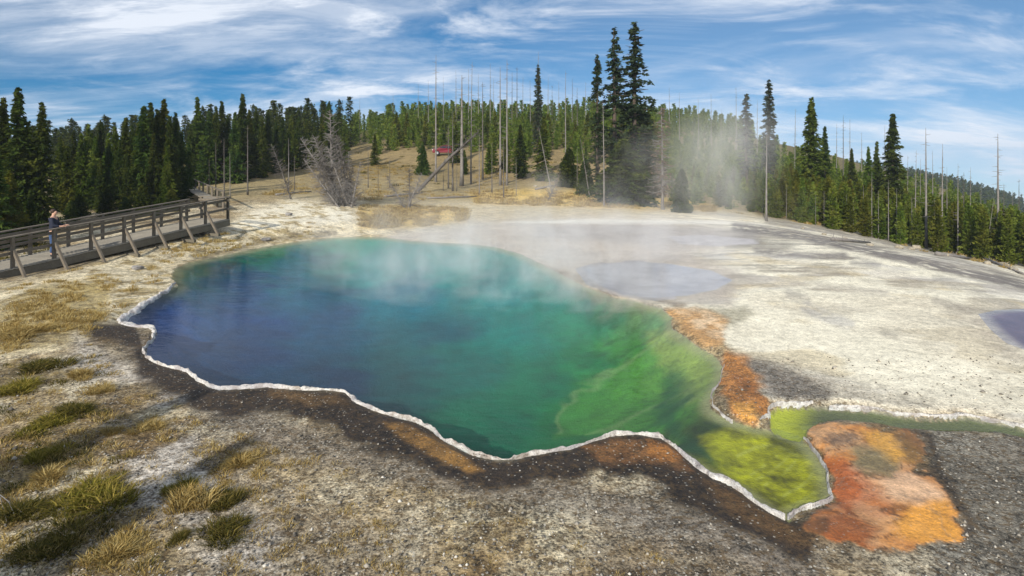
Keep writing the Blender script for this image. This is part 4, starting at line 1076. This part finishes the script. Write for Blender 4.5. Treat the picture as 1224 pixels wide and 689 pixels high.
tus = [(110,600,'greeng',2.0,1.2,'largest green tussock near the lower left corner'),(60,505,'greeng',1.6,1.0,'wide olive tussock at the middle of the left edge'),(85,495,'darkg',1.4,1.0,'dark tussock touching the wide olive one at the left edge'),
       (48,548,'greeng',1.2,1.1,'olive tussock between the wide olive one and the largest green one'),(60,575,'straw',1.1,1.0,'straw coloured tussock above the largest green one'),(225,605,'straw',1.2,1.7,'spiky straw tussock in the lower left foreground'),
       (212,590,'greeng',.9,1.0,'small green tuft behind the spiky straw tussock'),(268,602,'darkg',1.0,1.2,'dark green tuft right of the spiky straw tussock'),(285,560,'straw',1.2,.8,'flat straw tuft up and right of the spiky one'),(270,640,'darkg',1.2,1.0,'dark tuft below and right of the spiky straw tussock'),
       (145,660,'straw',1.0,1.0,'straw tuft near the bottom edge, lower left'),(60,660,'darkg',1.5,1.0,'dark tussock in the shaded lower left corner'),(15,620,'darkg',1.3,1.0,'dark tuft at the left edge, low down'),(178,512,'straw',1.1,.8,'pale straw tuft beside the light stony patch'),
       (100,452,'straw',.8,.9,'small straw tuft below the yellow bank'),(50,440,'darkg',1.4,.8,'dark tussock above the wide olive one'),(15,470,'greeng',1.2,.9,'olive tussock cut by the left edge, mid height'),(135,520,'straw',.7,.8,'small straw tuft left of the light stony patch'),
       (214,648,'darkg',.5,.8,'tiny dark green sprig below the spiky straw tussock'),(20,400,'straw',1.5,.9,'straw tussock at the left edge level with the pool tip'),(48,395,'straw',1.5,.9,'straw tussock just right of the one at the left edge'),(120,470,'straw',.7,.7,'low straw tuft right of the dark one')]
for i, (px, py, k, w, h, lb) in enumerate(tus):
    p = ground_px(px, py); sc_ = 1.0 if py > 480 else 1.4
    o = link('grass_tussock', TU[k, i % 2], None, None, (p.x, p.y, p.z - .02)); o.scale = (w * sc_, w * sc_, h * sc_); o.rotation_euler.z = i * 1.3
    tag(o, lb, 'grass tuft', 'grass tussocks of the foreground')
def scatter_grass(name, regions, mat, seed, hgt, spread, nb):
    g = np.random.default_rng(seed); Vs = []; Fs = []; off = 0
    B = [blades(nb, spread, hgt, seed + i, .8, wid=spread * .05) for i in range(4)]
    for (poly, n, sc) in regions:
        xs_ = [p[0] for p in poly]; ys_ = [p[1] for p in poly]
        qx = g.uniform(min(xs_), max(xs_), n * 3); qy = g.uniform(min(ys_), max(ys_), n * 3)
        ok = np.where((sdist(poly, qx, qy) < 0) & (vnoise(qx * .045, qy * .09, seed) > .42))[0][:n]
        Yc = np.concatenate([np.linspace(5, 60, 400), np.linspace(60, 130, 120)])
        for i in ok:
            a, b = qx[i], qy[i]
            # flat guess, refined on the real ground
            Y = H * F / (b - HY)
            for _ in range(4):
                zz = float(base_height((a - CX) * Y / F, Y)); Y = (H - zz) * F / (b - HY)
            if not (4 < Y < 120): continue
            x = (a - CX) * Y / F
            V, Fq = B[i % 4]; s = sc * g.uniform(.5, 1.3); t = g.uniform(0, 6.28)
            q = np.stack([(V[:, 0] * math.cos(t) - V[:, 1] * math.sin(t)) * s + x, (V[:, 0] * math.sin(t) + V[:, 1] * math.cos(t)) * s + Y, V[:, 2] * s + tz_fast(x, Y)], -1)
            Vs.append(q); Fs.append(Fq + off); off += len(q)
    o = link(name, mesh_np(name, np.vstack(Vs), np.vstack(Fs)), M[mat]); tag(o, kind='stuff')
def tz_fast(x, y): return float(base_height(x, y)) - .02
scatter_grass('grass', [([(15,360),(50,338),(120,335),(132,352),(120,395),(60,412),(0,420),(0,380)], 260, 1.0), ([(0,345),(180,300),(270,275),(215,312),(150,372),(0,400)], 160, 1.1),
    ([(430,250),(480,245),(560,250),(556,264),(500,272),(430,272)], 420, 2.2), ([(200,300),(300,270),(440,272),(300,294),(215,316)], 140, 1.2),
    ([(560,232),(640,222),(700,230),(760,238),(830,242),(890,256),(760,250),(640,246),(570,244)], 700, 2.6), ([(300,240),(420,225),(560,225),(560,240),(470,243),(330,245)], 400, 2.2),
    ([(930,262),(1100,292),(1224,322),(1224,308),(1100,280),(940,255)], 350, 2.2),
    ([(0,430),(150,430),(230,500),(420,560),(500,689),(0,689)], 420, .5), ([(0,400),(110,400),(150,500),(200,689),(0,689)], 230, .75), ([(120,430),(230,500),(330,540),(300,600),(200,560)], 200, .6), ([(230,490),(300,520),(560,600),(900,689),(300,689)], 160, .4)], 'straw', 71, .16, .14, 46)
scatter_grass('grass', [([(0,430),(120,420),(140,520),(180,689),(0,689)], 170, .75), ([(400,240),(430,195),(700,195),(700,225),(560,235)], 130, 3.0), ([(0,260),(60,300),(0,330)], 60, 2)], 'darkg', 77, .15, .15, 46)

# twig in the corner
mb = MB(); a = ground_px(0, 598); b = ground_px(26, 618); c_ = ground_px(8, 632)
mb.tube([a + Vector((0, 0, .05)), b + Vector((0, 0, .04))], [.006, .003], 4); mb.tube([a + Vector((0, 0, .03)), c_ + Vector((0, 0, .05))], [.006, .003], 4)
mb.tube([a.lerp(b, .4) + Vector((0, 0, .05)), c_ + Vector((0, .1, .08))], [.004, .002], 4)
o = mb.build('twig', M['dead']); tag(o, 'pale bare twig lying in the shaded lower left corner', 'twig')

# ------------------------------------------------------------------ boardwalk behind the pool
A = Vector((-17.55, 20.5, .34)); Bq = Vector((-14.15, 30.0, 1.18))
d = (Bq - A).normalized(); A0 = A - d * 5.0        # runs on out of the frame
dh = Vector((d.x, d.y, 0)).normalized(); nr = Vector((dh.y, -dh.x, 0))       # towards the pool
if nr.x < 0: nr = -nr
Wd = 1.7
bw = empty('boardwalk', A)
inv = -Vector(A)
def loc(p): return Vector(p) + inv
L_total = (Bq - A0).length
def rail_run(a, b, n, parent, side, braces=True, ends=True, rh=1.08):
    posts = []
    for i in range(n + 1):
        t = i / n; p = a.lerp(b, t)
        mb = MB(); mb.bar(p - Vector((0, 0, .32)), p + Vector((0, 0, rh)), .10, .10, up=side); mb.build('post', M['rail'], parent)
        if braces and i < n:
            foot = p + side * .75 - Vector((0, 0, .42))
            mb = MB(); mb.bar(foot, p + side * .05 + Vector((0, 0, .62)), .08, .10, up=side)
            mb.build('brace', M['rail'], parent)
            mb = MB(); mb.bar(p - side * 1.6 - Vector((0, 0, .46)), p + side * .85 - Vector((0, 0, .46)), .12, .12); mb.build('crossbeam', M['beam'], parent)
    up = Vector((0, 0, 1)); e = (b - a).normalized() * .12
    mb = MB(); mb.bar(a - e + up * (rh + .025), b + e + up * (rh + .025), .16, .045); mb.build('top_rail', M['rail'], parent)
    mb = MB(); mb.bar(a - e + up * (rh - .12) + side * -.07, b + e + up * (rh - .12) + side * -.07, .04, .11); mb.build('upper_rail', M['rail'], parent)
    mb = MB(); mb.bar(a - e + up * .52 - side * .07, b + e + up * .52 - side * .07, .04, .11); mb.build('middle_rail', M['rail'], parent)
near_a, near_b = loc(A0), loc(Bq)
rail_run(near_a, near_b, 11, bw, nr)
far_a, far_b = near_a - nr * Wd, near_b - nr * Wd
rail_run(far_a, far_b - d * .9, 10, bw, -nr, braces=False, rh=1.05)
# deck of planks
mb = MB(); n = int(L_total / .15)
for i in range(n):
    t = (i + .5) / n; p = near_a.lerp(near_b, t)
    mb.bar(p + nr * .14, p - nr * (Wd + .12), .14, .04, jit=.002)
mb.build('deck', M['deck'], bw)
for off_ in (.10, -Wd - .08):
    mb = MB(); mb.bar(near_a + nr * off_ - Vector((0, 0, .17)), near_b + nr * off_ - Vector((0, 0, .17)), .07, .27); mb.build('side_beam', M['beam'], bw)
# end rail
rail_run(near_b, far_b + nr * .0, 1, bw, dh, braces=False)
tag(bw, 'weathered timber boardwalk with railings climbing along the left bank', 'boardwalk')
# second stretch, turning away uphill
C0 = Bq - nr * Wd * .5 + dh * .2; C1 = Vector(((220 - CX) * 52 / F, 52.0, 1.95))
b2 = empty('boardwalk', C0 - Vector((0, 0, .1)))
o0 = -(C0 - Vector((0, 0, .1)))
pa = Vector(((258 - CX) * 36 / F, 36.0, 1.62)); e2 = (C1 - pa); e2h = Vector((e2.x, e2.y, 0)).normalized(); s2 = Vector((e2h.y, -e2h.x, 0))
mb = MB(); n = int(e2.length / .3)
for i in range(n): p = (pa + o0).lerp(C1 + o0, (i + .5) / n); mb.bar(p - s2 * .4, p + s2 * .4, .29, .04)
mb.build('deck', M['deck'], b2)
for i in range(9):
    p = (pa + o0 + s2 * .4).lerp(C1 + o0 + s2 * .4, i / 8); mb = MB(); mb.bar(p - Vector((0, 0, .7)), p + Vector((0, 0, .6)), .09, .09); mb.build('post', M['rail'], b2)
mb = MB(); mb.bar(pa + o0 + s2 * .4 + Vector((0, 0, .62)), C1 + o0 + s2 * .4 + Vector((0, 0, .62)), .12, .05); mb.build('top_rail', M['rail'], b2)
tag(b2, 'farther stretch of boardwalk turning away uphill behind the railing corner', 'boardwalk')

# unseen conifers added behind left of the viewpoint to shade the lower left corner
for x_, y_, h_, lb in ((-7.6, -.6, 5.2, 'short unseen conifer added behind the viewpoint to shade the lower left corner'), (-9.6, .6, 5.6, 'unseen conifer added for shade farther left behind the viewpoint')):
    tree('spruce', (x_, y_, 0), h_, lb, width=1.5)

# ------------------------------------------------------------------ person on the boardwalk
M['skin'] = mat_plain('skin', (.46, .27, .19), .6, .08, 20)
M['jacket'] = mat_plain('dark jacket', (.018, .022, .04), .85, .3, 20)
M['jeans'] = mat_plain('blue jeans', (.045, .08, .17), .9, .3, 25)
M['hair'] = mat_plain('brown hair', (.05, .03, .02), .6, .3, 40)
M['shoe'] = mat_plain('dark shoe', (.02, .02, .02), .6, .3, 40)
def skin(name, verts, edges, radii, mat, parent, root=0, sub=1):
    me = bpy.data.meshes.new(name); me.from_pydata(verts, edges, []); me.update()
    o = link(name, me, mat, parent)
    m = o.modifiers.new('skin', 'SKIN'); m.use_smooth_shade = True
    sv = me.skin_vertices
    if not sv: me.attributes.new('skin', 'FLOAT', 'POINT')
    lay_ = me.skin_vertices[0].data if me.skin_vertices else None
    if lay_:
        for i, r_ in enumerate(radii):
            lay_[i].radius = (r_, r_) if not isinstance(r_, tuple) else r_; lay_[i].use_root = (i == root)
    s = o.modifiers.new('sub', 'SUBSURF'); s.levels = sub; s.render_levels = sub
    return o
def build_person():
    pp = (near_a.lerp(near_b, .0)); 
    # standing on the deck by the near rail at pixel column 63
    t = 0
    best = min(range(200), key=lambda k: abs(CX + F * ((A0.lerp(Bq, k / 200) - nr * .42).x) / ((A0.lerp(Bq, k / 200) - nr * .42).y) - 64))
    base = A0.lerp(Bq, best / 200) - nr * .42 + Vector((0, 0, .025))
    root = empty('person', base, math.atan2(nr.y, nr.x) - math.pi / 2 + R(35))   # +Y of the figure looks out over the rail
    # skeleton (figure faces +Y)
    hip, chest, neck, head = (0, 0, .95), (0, .02, 1.32), (0, .02, 1.52), (0, .04, 1.62)
    V = [hip, (0, .01, 1.12), chest, (0, .02, 1.45), neck, head, (0, .05, 1.72),                  # 0..6
         (.10, 0, .88), (.12, .03, .50), (.12, 0, .09), (.12, .13, .04),                               # 7..10 right leg + foot
         (-.10, 0, .88), (-.15, -.03, .50), (-.17, -.06, .09), (-.19, .07, .04),                          # 11..14
         (.18, .01, 1.42), (.25, .10, 1.17), (.19, .33, 1.13), (.17, .40, 1.14),                               # 15..18 arm to rail
         (-.18, .01, 1.42), (-.25, .08, 1.17), (-.16, .32, 1.14), (-.14, .39, 1.15)]
    E = [(0, 1), (1, 2), (2, 3), (3, 4), (4, 5), (5, 6), (0, 7), (7, 8), (8, 9), (9, 10), (0, 11), (11, 12), (12, 13), (13, 14), (3, 15), (15, 16), (16, 17), (17, 18), (3, 19), (19, 20), (20, 21), (21, 22)]
    Rd = [.13, .12, .14, .11, .055, .088, .075, .085, .06, .042, .04, .085, .06, .042, .04, .055, .042, .03, .034, .055, .042, .03, .034]
    # nose, ears and fingers as short chains grown from the head and palms
    def chain(i0, pts, rs):
        prev = i0
        for p, r_ in zip(pts, rs): V.append(p); Rd.append(r_); E.append((prev, len(V) - 1)); prev = len(V) - 1
    chain(5, [(0, .125, 1.62), (0, .145, 1.60)], [.03, .014])
    for s, pi in ((1, 18), (-1, 22)):
        bx, by, bz = V[pi]
        for k, (dx, ln) in enumerate(((-.03, .07), (-.01, .08), (.01, .075), (.03, .06))):
            chain(pi, [(bx + dx, by + .045, bz + .005), (bx + dx * 1.1, by + .045 + ln * .5, bz - .015), (bx + dx * 1.1, by + .04 + ln * .7, bz - .045)], [.010, .009, .008])
        chain(pi, [(bx - s * .045, by + .01, bz - .005), (bx - s * .06, by + .04, bz - .02)], [.012, .010])
    skin('body', V, E, Rd, M['skin'], root, sub=2)
    skin('jacket', [(0, 0, .90), (0, .01, 1.10), (0, .02, 1.32), (0, .02, 1.46), (.18, .01, 1.42), (.255, .10, 1.17), (.20, .30, 1.13), (-.18, .01, 1.42), (-.255, .08, 1.17), (-.17, .29, 1.14)],
         [(0, 1), (1, 2), (2, 3), (3, 4), (4, 5), (5, 6), (3, 7), (7, 8), (8, 9)], [(.185, .14), (.175, .13), (.19, .14), .13, .08, .062, .048, .08, .062, .048], M['jacket'], root, sub=2)
    skin('trousers', [(0, 0, .98), (0, 0, .93), (.10, 0, .84), (.12, .03, .50), (.12, 0, .12), (-.10, 0, .84), (-.15, -.03, .50), (-.17, -.06, .12)],
         [(0, 1), (1, 2), (2, 3), (3, 4), (1, 5), (5, 6), (6, 7)], [.155, .15, .105, .078, .062, .105, .078, .062], M['jeans'], root, sub=2)
    skin('hair', [(0, -.005, 1.60), (0, .0, 1.70), (0, .02, 1.775)], [(0, 1), (1, 2)], [.075, .098, .07], M['hair'], root, sub=2)
    for s in ((.12, .0), (-.18, -.06)):
        skin('shoe', [(s[0], s[1] - .04, .05), (s[0], s[1] + .06, .045), (s[0], s[1] + .17, .035)], [(0, 1), (1, 2)], [.05, .05, .038], M['shoe'], root, sub=1)
    for s in (1, -1):
        bm = bmesh.new(); bmesh.ops.create_uvsphere(bm, u_segments=8, v_segments=6, radius=.011); me = bpy.data.meshes.new('eye'); bm.to_mesh(me); bm.free()
        link('eye', me, M['shoe'], root, (s * .034, .122, 1.645))
    tag(root, 'person in dark jacket and blue jeans standing at the boardwalk railing', 'person')
build_person()

# ------------------------------------------------------------------ red car on the bench of the hill
def build_car():
    p = at(533, 90); root = empty('parked_car', p + Vector((0, 0, .0)), R(176))
    M['red'] = mat_plain('dark red paint', (0.17, .012, .025), .4, .1, 2, .5); M['glass'] = mat_plain('car glass', (.02, .025, .03), .08, .1, 2, .6)
    M['tyre'] = mat_plain('tyre', (.015, .015, .015), .9, .1, 9); M['lamp'] = mat_plain('headlight', (.85, .85, .82), .2, .05, 4); M['steel'] = mat_plain('wheel steel', (.5, .5, .5), .35, .1, 5, .5, 1)
    prof = [(-1.95, .35), (-1.98, .72), (-1.80, .92), (-1.15, .98), (-.55, 1.40), (.65, 1.42), (1.25, 1.05), (1.85, .98), (1.95, .75), (1.92, .35)]
    bm = bmesh.new(); sides = []
    for s in (-1, 1):
        sides.append([bm.verts.new((x, s * (.84 if z < 1.0 else .66), z)) for x, z in prof])
    bm.faces.new(sides[0][::-1]); bm.faces.new(sides[1])
    for i in range(len(prof)): j = (i + 1) % len(prof); bm.faces.new((sides[0][i], sides[0][j], sides[1][j], sides[1][i]))
    bmesh.ops.recalc_face_normals(bm, faces=bm.faces[:])
    me = bpy.data.meshes.new('body'); bm.to_mesh(me); bm.free(); b = link('body', me, M['red'], root); bv = b.modifiers.new('b', 'BEVEL'); bv.width = .06; bv.segments = 2
    for s in (-1, 1):
        for x0, x1, x2, x3 in ((-.98, .02, .02, -.5), (.1, 1.1, .62, .1)):
            mb = MB(); y0, y1 = s * .80, s * .69; v = [(x0, y0, 1.04), (x1, y0, 1.04), (x2, y1, 1.34), (x3, y1, 1.34)]; v2 = [(a_, b_ + s * .02, c_) for a_, b_, c_ in v]
            mb.add(v + v2, [(0, 1, 2, 3), (4, 7, 6, 5), (0, 4, 5, 1), (1, 5, 6, 2), (2, 6, 7, 3), (3, 7, 4, 0)]); mb.build('window', M['glass'], root)
    mb = MB(); mb.bar((-.87, -.6, 1.2), (-.87, .6, 1.2), .05, .40, up=(.6, 0, .8)); mb.build('windscreen', M['glass'], root)
    for x in (-1.25, 1.25):
        for s in (-1, 1):
            mb = MB(); mb.tube([(x, s * .66, .33), (x, s * .86, .33)], [.33, .33], 20); w = mb.build('wheel', M['tyre'], root)
            mb = MB(); mb.tube([(x, s * .80, .33), (x, s * .875, .33)], [.19, .19], 16); mb.build('rim', M['steel'], w)
    for s in (-1, 1):
        mb = MB(); mb.bar((-1.99, s * .58, .76), (-1.90, s * .58, .78), .32, .16); mb.build('headlight', M['lamp'], root)
        mb = MB(); mb.bar((1.90, s * .6, .82), (1.97, s * .6, .82), .3, .12); mb.build('tail_light', M['red'], root)
    root.rotation_euler.z = R(4)
    tag(root, 'dark red car parked on the hillside bench behind the snags', 'car')
build_car()

# ------------------------------------------------------------------ steam
def steam_mat(name, dens, scale, thresh, hz, seed, base=.0, cyl=True):
    t = NT(name); tc = t.n('ShaderNodeTexCoord')
    mp = t.n('ShaderNodeMapping'); mp.inputs['Location'].default_value = (seed, seed * 1.7, 0); mp.inputs['Scale'].default_value = (1, 1, .55); g = t.n('ShaderNodeNewGeometry')
    t.l(g.outputs['Position'], mp.inputs['Vector'])
    nz = t.noise(scale, 4, .62, mp.outputs[0])
    # falloff inside the domain: object coordinates run -1..1
    sp = t.n('ShaderNodeSeparateXYZ'); t.l(tc.outputs['Object'], sp.inputs[0])
    r2 = t.math('ADD', t.math('MULTIPLY', sp.outputs[0], sp.outputs[0]), t.math('MULTIPLY', sp.outputs[1], sp.outputs[1]))
    if not cyl: r2 = t.math('ADD', r2, t.math('MULTIPLY', sp.outputs[2], sp.outputs[2]))
    fall = t.math('SUBTRACT', 1.0, r2, True)
    if not cyl: fall = t.math('POWER', fall, 1.7)
    zf = t.math('MULTIPLY', t.math('SUBTRACT', 1.0, sp.outputs[2]), .5, True)
    zf = t.math('POWER', zf, hz)
    f = t.math('MULTIPLY', t.math('SUBTRACT', nz, thresh), 1 / (.75 - thresh), True)
    f = t.math('ADD', f, base)
    dn = t.math('MULTIPLY', t.math('MULTIPLY', t.math('MULTIPLY', f, fall), zf), dens)
    v = t.n('ShaderNodeVolumePrincipled'); v.inputs['Color'].default_value = (1, 1, 1, 1); v.inputs['Anisotropy'].default_value = .0
    t.l(dn, v.inputs['Density']); t.l(v.outputs[0], t.out.inputs['Volume'])
    return t.m
def steam(loc, size, mat, label=None):
    bm = bmesh.new(); bmesh.ops.create_uvsphere(bm, u_segments=24, v_segments=12, radius=1.0)
    for v in bm.verts:
        if abs(v.co.z) < .999: v.co.z = max(-1, min(1, v.co.z * 1.0))
    me = bpy.data.meshes.new('steam'); bm.to_mesh(me); bm.free()
    o = link('steam', me, mat, None, loc); o.scale = size; tag(o, kind='stuff'); return o
steam((1.0, 21.0, 1.4), (9.5, 8.5, 1.5), steam_mat('pool steam', .70, .5, .49, .9, 3, .0))
steam((1.5, 33, 1.8), (17, 6, 1.7), steam_mat('shore steam', .11, .4, .46, .8, 8, .03))
p = at(868, 47); steam((p.x - .5, p.y, p.z + 4.9), (6.5, 3.6, 6.5), steam_mat('steam column', .38, .38, .40, .45, 24.3, .05, False))
p = at(655, 50); steam((p.x, p.y, p.z + 1.9), (2.2, 1.8, 2.0), steam_mat('small steam plume', .5, .6, .38, .7, 33, .05, False))
p = at(780, 50); steam((p.x, p.y, p.z + 4), (7, 2.5, 4.0), steam_mat('thin drifting steam', .16, .25, .42, .6, 44, .1, False))

# ------------------------------------------------------------------ air
mb = MB(); x0, x1, y0, y1, z0, z1 = -2300, 2300, -2300, 2300, -420, 34
mb.add([(x0, y0, z0), (x1, y0, z0), (x1, y1, z0), (x0, y1, z0), (x0, y0, z1), (x1, y0, z1), (x1, y1, z1), (x0, y1, z1)],
       [(0, 3, 2, 1), (4, 5, 6, 7), (0, 1, 5, 4), (1, 2, 6, 5), (2, 3, 7, 6), (3, 0, 4, 7)])
t = NT('clear air haze'); v = t.n('ShaderNodeVolumePrincipled'); v.inputs['Color'].default_value = (.72, .84, 1, 1); v.inputs['Density'].default_value = .0003; v.inputs['Anisotropy'].default_value = .1
t.l(v.outputs[0], t.out.inputs['Volume'])
o = mb.build('haze', t.m); tag(o, kind='stuff')

# ------------------------------------------------------------------ sky, sun, camera
w = bpy.data.worlds.new('World'); scene.world = w; w.use_nodes = True
nt = w.node_tree; nt.nodes.clear()
def N(typ, **kw):
    nd = nt.nodes.new(typ)
    for k, v in kw.items(): setattr(nd, k, v)
    return nd
def mth(op, a, b=None, clamp=False):
    nd = N('ShaderNodeMath', operation=op, use_clamp=clamp)
    for i, v in enumerate((a, b)):
        if v is None: continue
        if hasattr(v, 'links'): nt.links.new(v, nd.inputs[i])
        else: nd.inputs[i].default_value = v
    return nd.outputs[0]
sun_to = Vector((-SUN_TRAVEL[0], -SUN_TRAVEL[1], math.tan(R(SUN_EL)))).normalized()
az = math.atan2(sun_to.x, sun_to.y)
tc = N('ShaderNodeTexCoord'); sp = N('ShaderNodeSeparateXYZ'); nt.links.new(tc.outputs['Generated'], sp.inputs[0])
zc = mth('MAXIMUM', mth('ADD', mth('MULTIPLY', sp.outputs[2], .9), .09), .02)
cb = N('ShaderNodeCombineXYZ'); nt.links.new(sp.outputs[0], cb.inputs[0]); nt.links.new(sp.outputs[1], cb.inputs[1]); nt.links.new(zc, cb.inputs[2])
sky = N('ShaderNodeTexSky'); sky.sky_type = 'NISHITA'; sky.sun_disc = False
sky.sun_elevation = R(SUN_EL); sky.sun_rotation = az % (2 * math.pi); sky.altitude = 2000; sky.air_density = 1.0; sky.dust_density = .3; sky.ozone_density = 2.5
nt.links.new(cb.outputs[0], sky.inputs[0])
hs = N('ShaderNodeHueSaturation'); hs.inputs['Saturation'].default_value = 1.45; hs.inputs['Hue'].default_value = .494; hs.inputs['Value'].default_value = 1.0; nt.links.new(sky.outputs[0], hs.inputs['Color'])
# high thin cloud: project the direction onto a layer above
den = mth('ADD', mth('MAXIMUM', sp.outputs[2], -.06), .24)
u = mth('DIVIDE', sp.outputs[0], den); v = mth('DIVIDE', sp.outputs[1], den)
cu = N('ShaderNodeCombineXYZ'); nt.links.new(u, cu.inputs[0]); nt.links.new(v, cu.inputs[1])
def cloud(scale, rot, stretch, seed, lo, hi, detail=8, rough=.6, dist=0.0):
    mp = N('ShaderNodeMapping'); mp.inputs['Rotation'].default_value = (0, 0, R(rot)); mp.inputs['Scale'].default_value = (stretch[0], stretch[1], 1); mp.inputs['Location'].default_value = (seed, seed * .7, 0)
    nt.links.new(cu.outputs[0], mp.inputs['Vector'])
    n = N('ShaderNodeTexNoise'); n.inputs['Scale'].default_value = scale; n.inputs['Detail'].default_value = detail; n.inputs['Roughness'].default_value = rough; n.inputs['Distortion'].default_value = dist
    nt.links.new(mp.outputs[0], n.inputs['Vector'])
    r_ = N('ShaderNodeMapRange', interpolation_type='SMOOTHSTEP'); r_.inputs[1].default_value = lo; r_.inputs[2].default_value = hi
    nt.links.new(n.outputs['Fac'], r_.inputs[0]); return r_.outputs[0]
c1 = cloud(.75, 14, (.8, 1.25), 3.1, .40, .62, 9, .6, .9)
c2 = cloud(1.5, -22, (.65, 1.3), 9.4, .43, .68, 8, .62, .9)
c3 = cloud(.22, 0, (.6, 1.2), 5.5, .35, .65, 4, .5)
cl = mth('ADD', mth('MULTIPLY', c1, mth('ADD', mth('MULTIPLY', c3, .6), .45)), mth('MULTIPLY', c2, .7), True)
c4 = cloud(3.6, -10, (.6, 1.5), 2.2, .36, .66, 6, .65, .4)
cl = mth('MULTIPLY', cl, mth('ADD', mth('MULTIPLY', c4, .55), .55), True)
side = N('ShaderNodeMapRange', interpolation_type='SMOOTHSTEP'); side.inputs[1].default_value = -.45; side.inputs[2].default_value = .35; side.inputs[3].default_value = .0; side.inputs[4].default_value = .17
nt.links.new(sp.outputs[0], side.inputs[0])
cl = mth('ADD', mth('MULTIPLY', cl, 1.0), side.outputs[0], True)
cl = mth('MINIMUM', cl, .93)
mx = N('ShaderNodeMix', data_type='RGBA'); nt.links.new(cl, mx.inputs[0]); nt.links.new(hs.outputs[0], mx.inputs[6]); mx.inputs[7].default_value = (9.6, 10.2, 11.2, 1)
bg = N('ShaderNodeBackground'); bg.inputs['Strength'].default_value = .080; nt.links.new(mx.outputs[2], bg.inputs['Color'])
wo = N('ShaderNodeOutputWorld'); nt.links.new(bg.outputs[0], wo.inputs['Surface'])

ld = bpy.data.lights.new('sun', 'SUN'); ld.energy = 4.8; ld.angle = R(.6); ld.color = (1, .93, .82)
lo_ = bpy.data.objects.new('sun', ld); col.objects.link(lo_); lo_.rotation_euler = (-sun_to).to_track_quat('-Z', 'Y').to_euler(); lo_.location = (-30, -60, 40)

cam = bpy.data.cameras.new('camera'); co = bpy.data.objects.new('camera', cam); col.objects.link(co)
co.location = (0, 0, H); co.rotation_euler = (R(90), 0, 0)
cam.sensor_fit = 'HORIZONTAL'; cam.sensor_width = 36; cam.lens = 36 * F / 1224; cam.shift_y = -(344.5 - HY) / 1224
cam.clip_start = .05; cam.clip_end = 6000
scene.camera = co
scene.view_settings.view_transform = 'Standard'; scene.view_settings.look = 'None'; scene.view_settings.gamma = 1; scene.view_settings.exposure = 0.22
scene.cycles.max_bounces = 6; scene.cycles.transparent_max_bounces = 12; scene.cycles.volume_bounces = 3
scene.cycles.volume_step_rate = 4.0; scene.cycles.volume_max_steps = 64
scene.cycles.use_denoising = True
try: scene.cycles.denoiser = 'OPENIMAGEDENOISE'
except Exception: pass
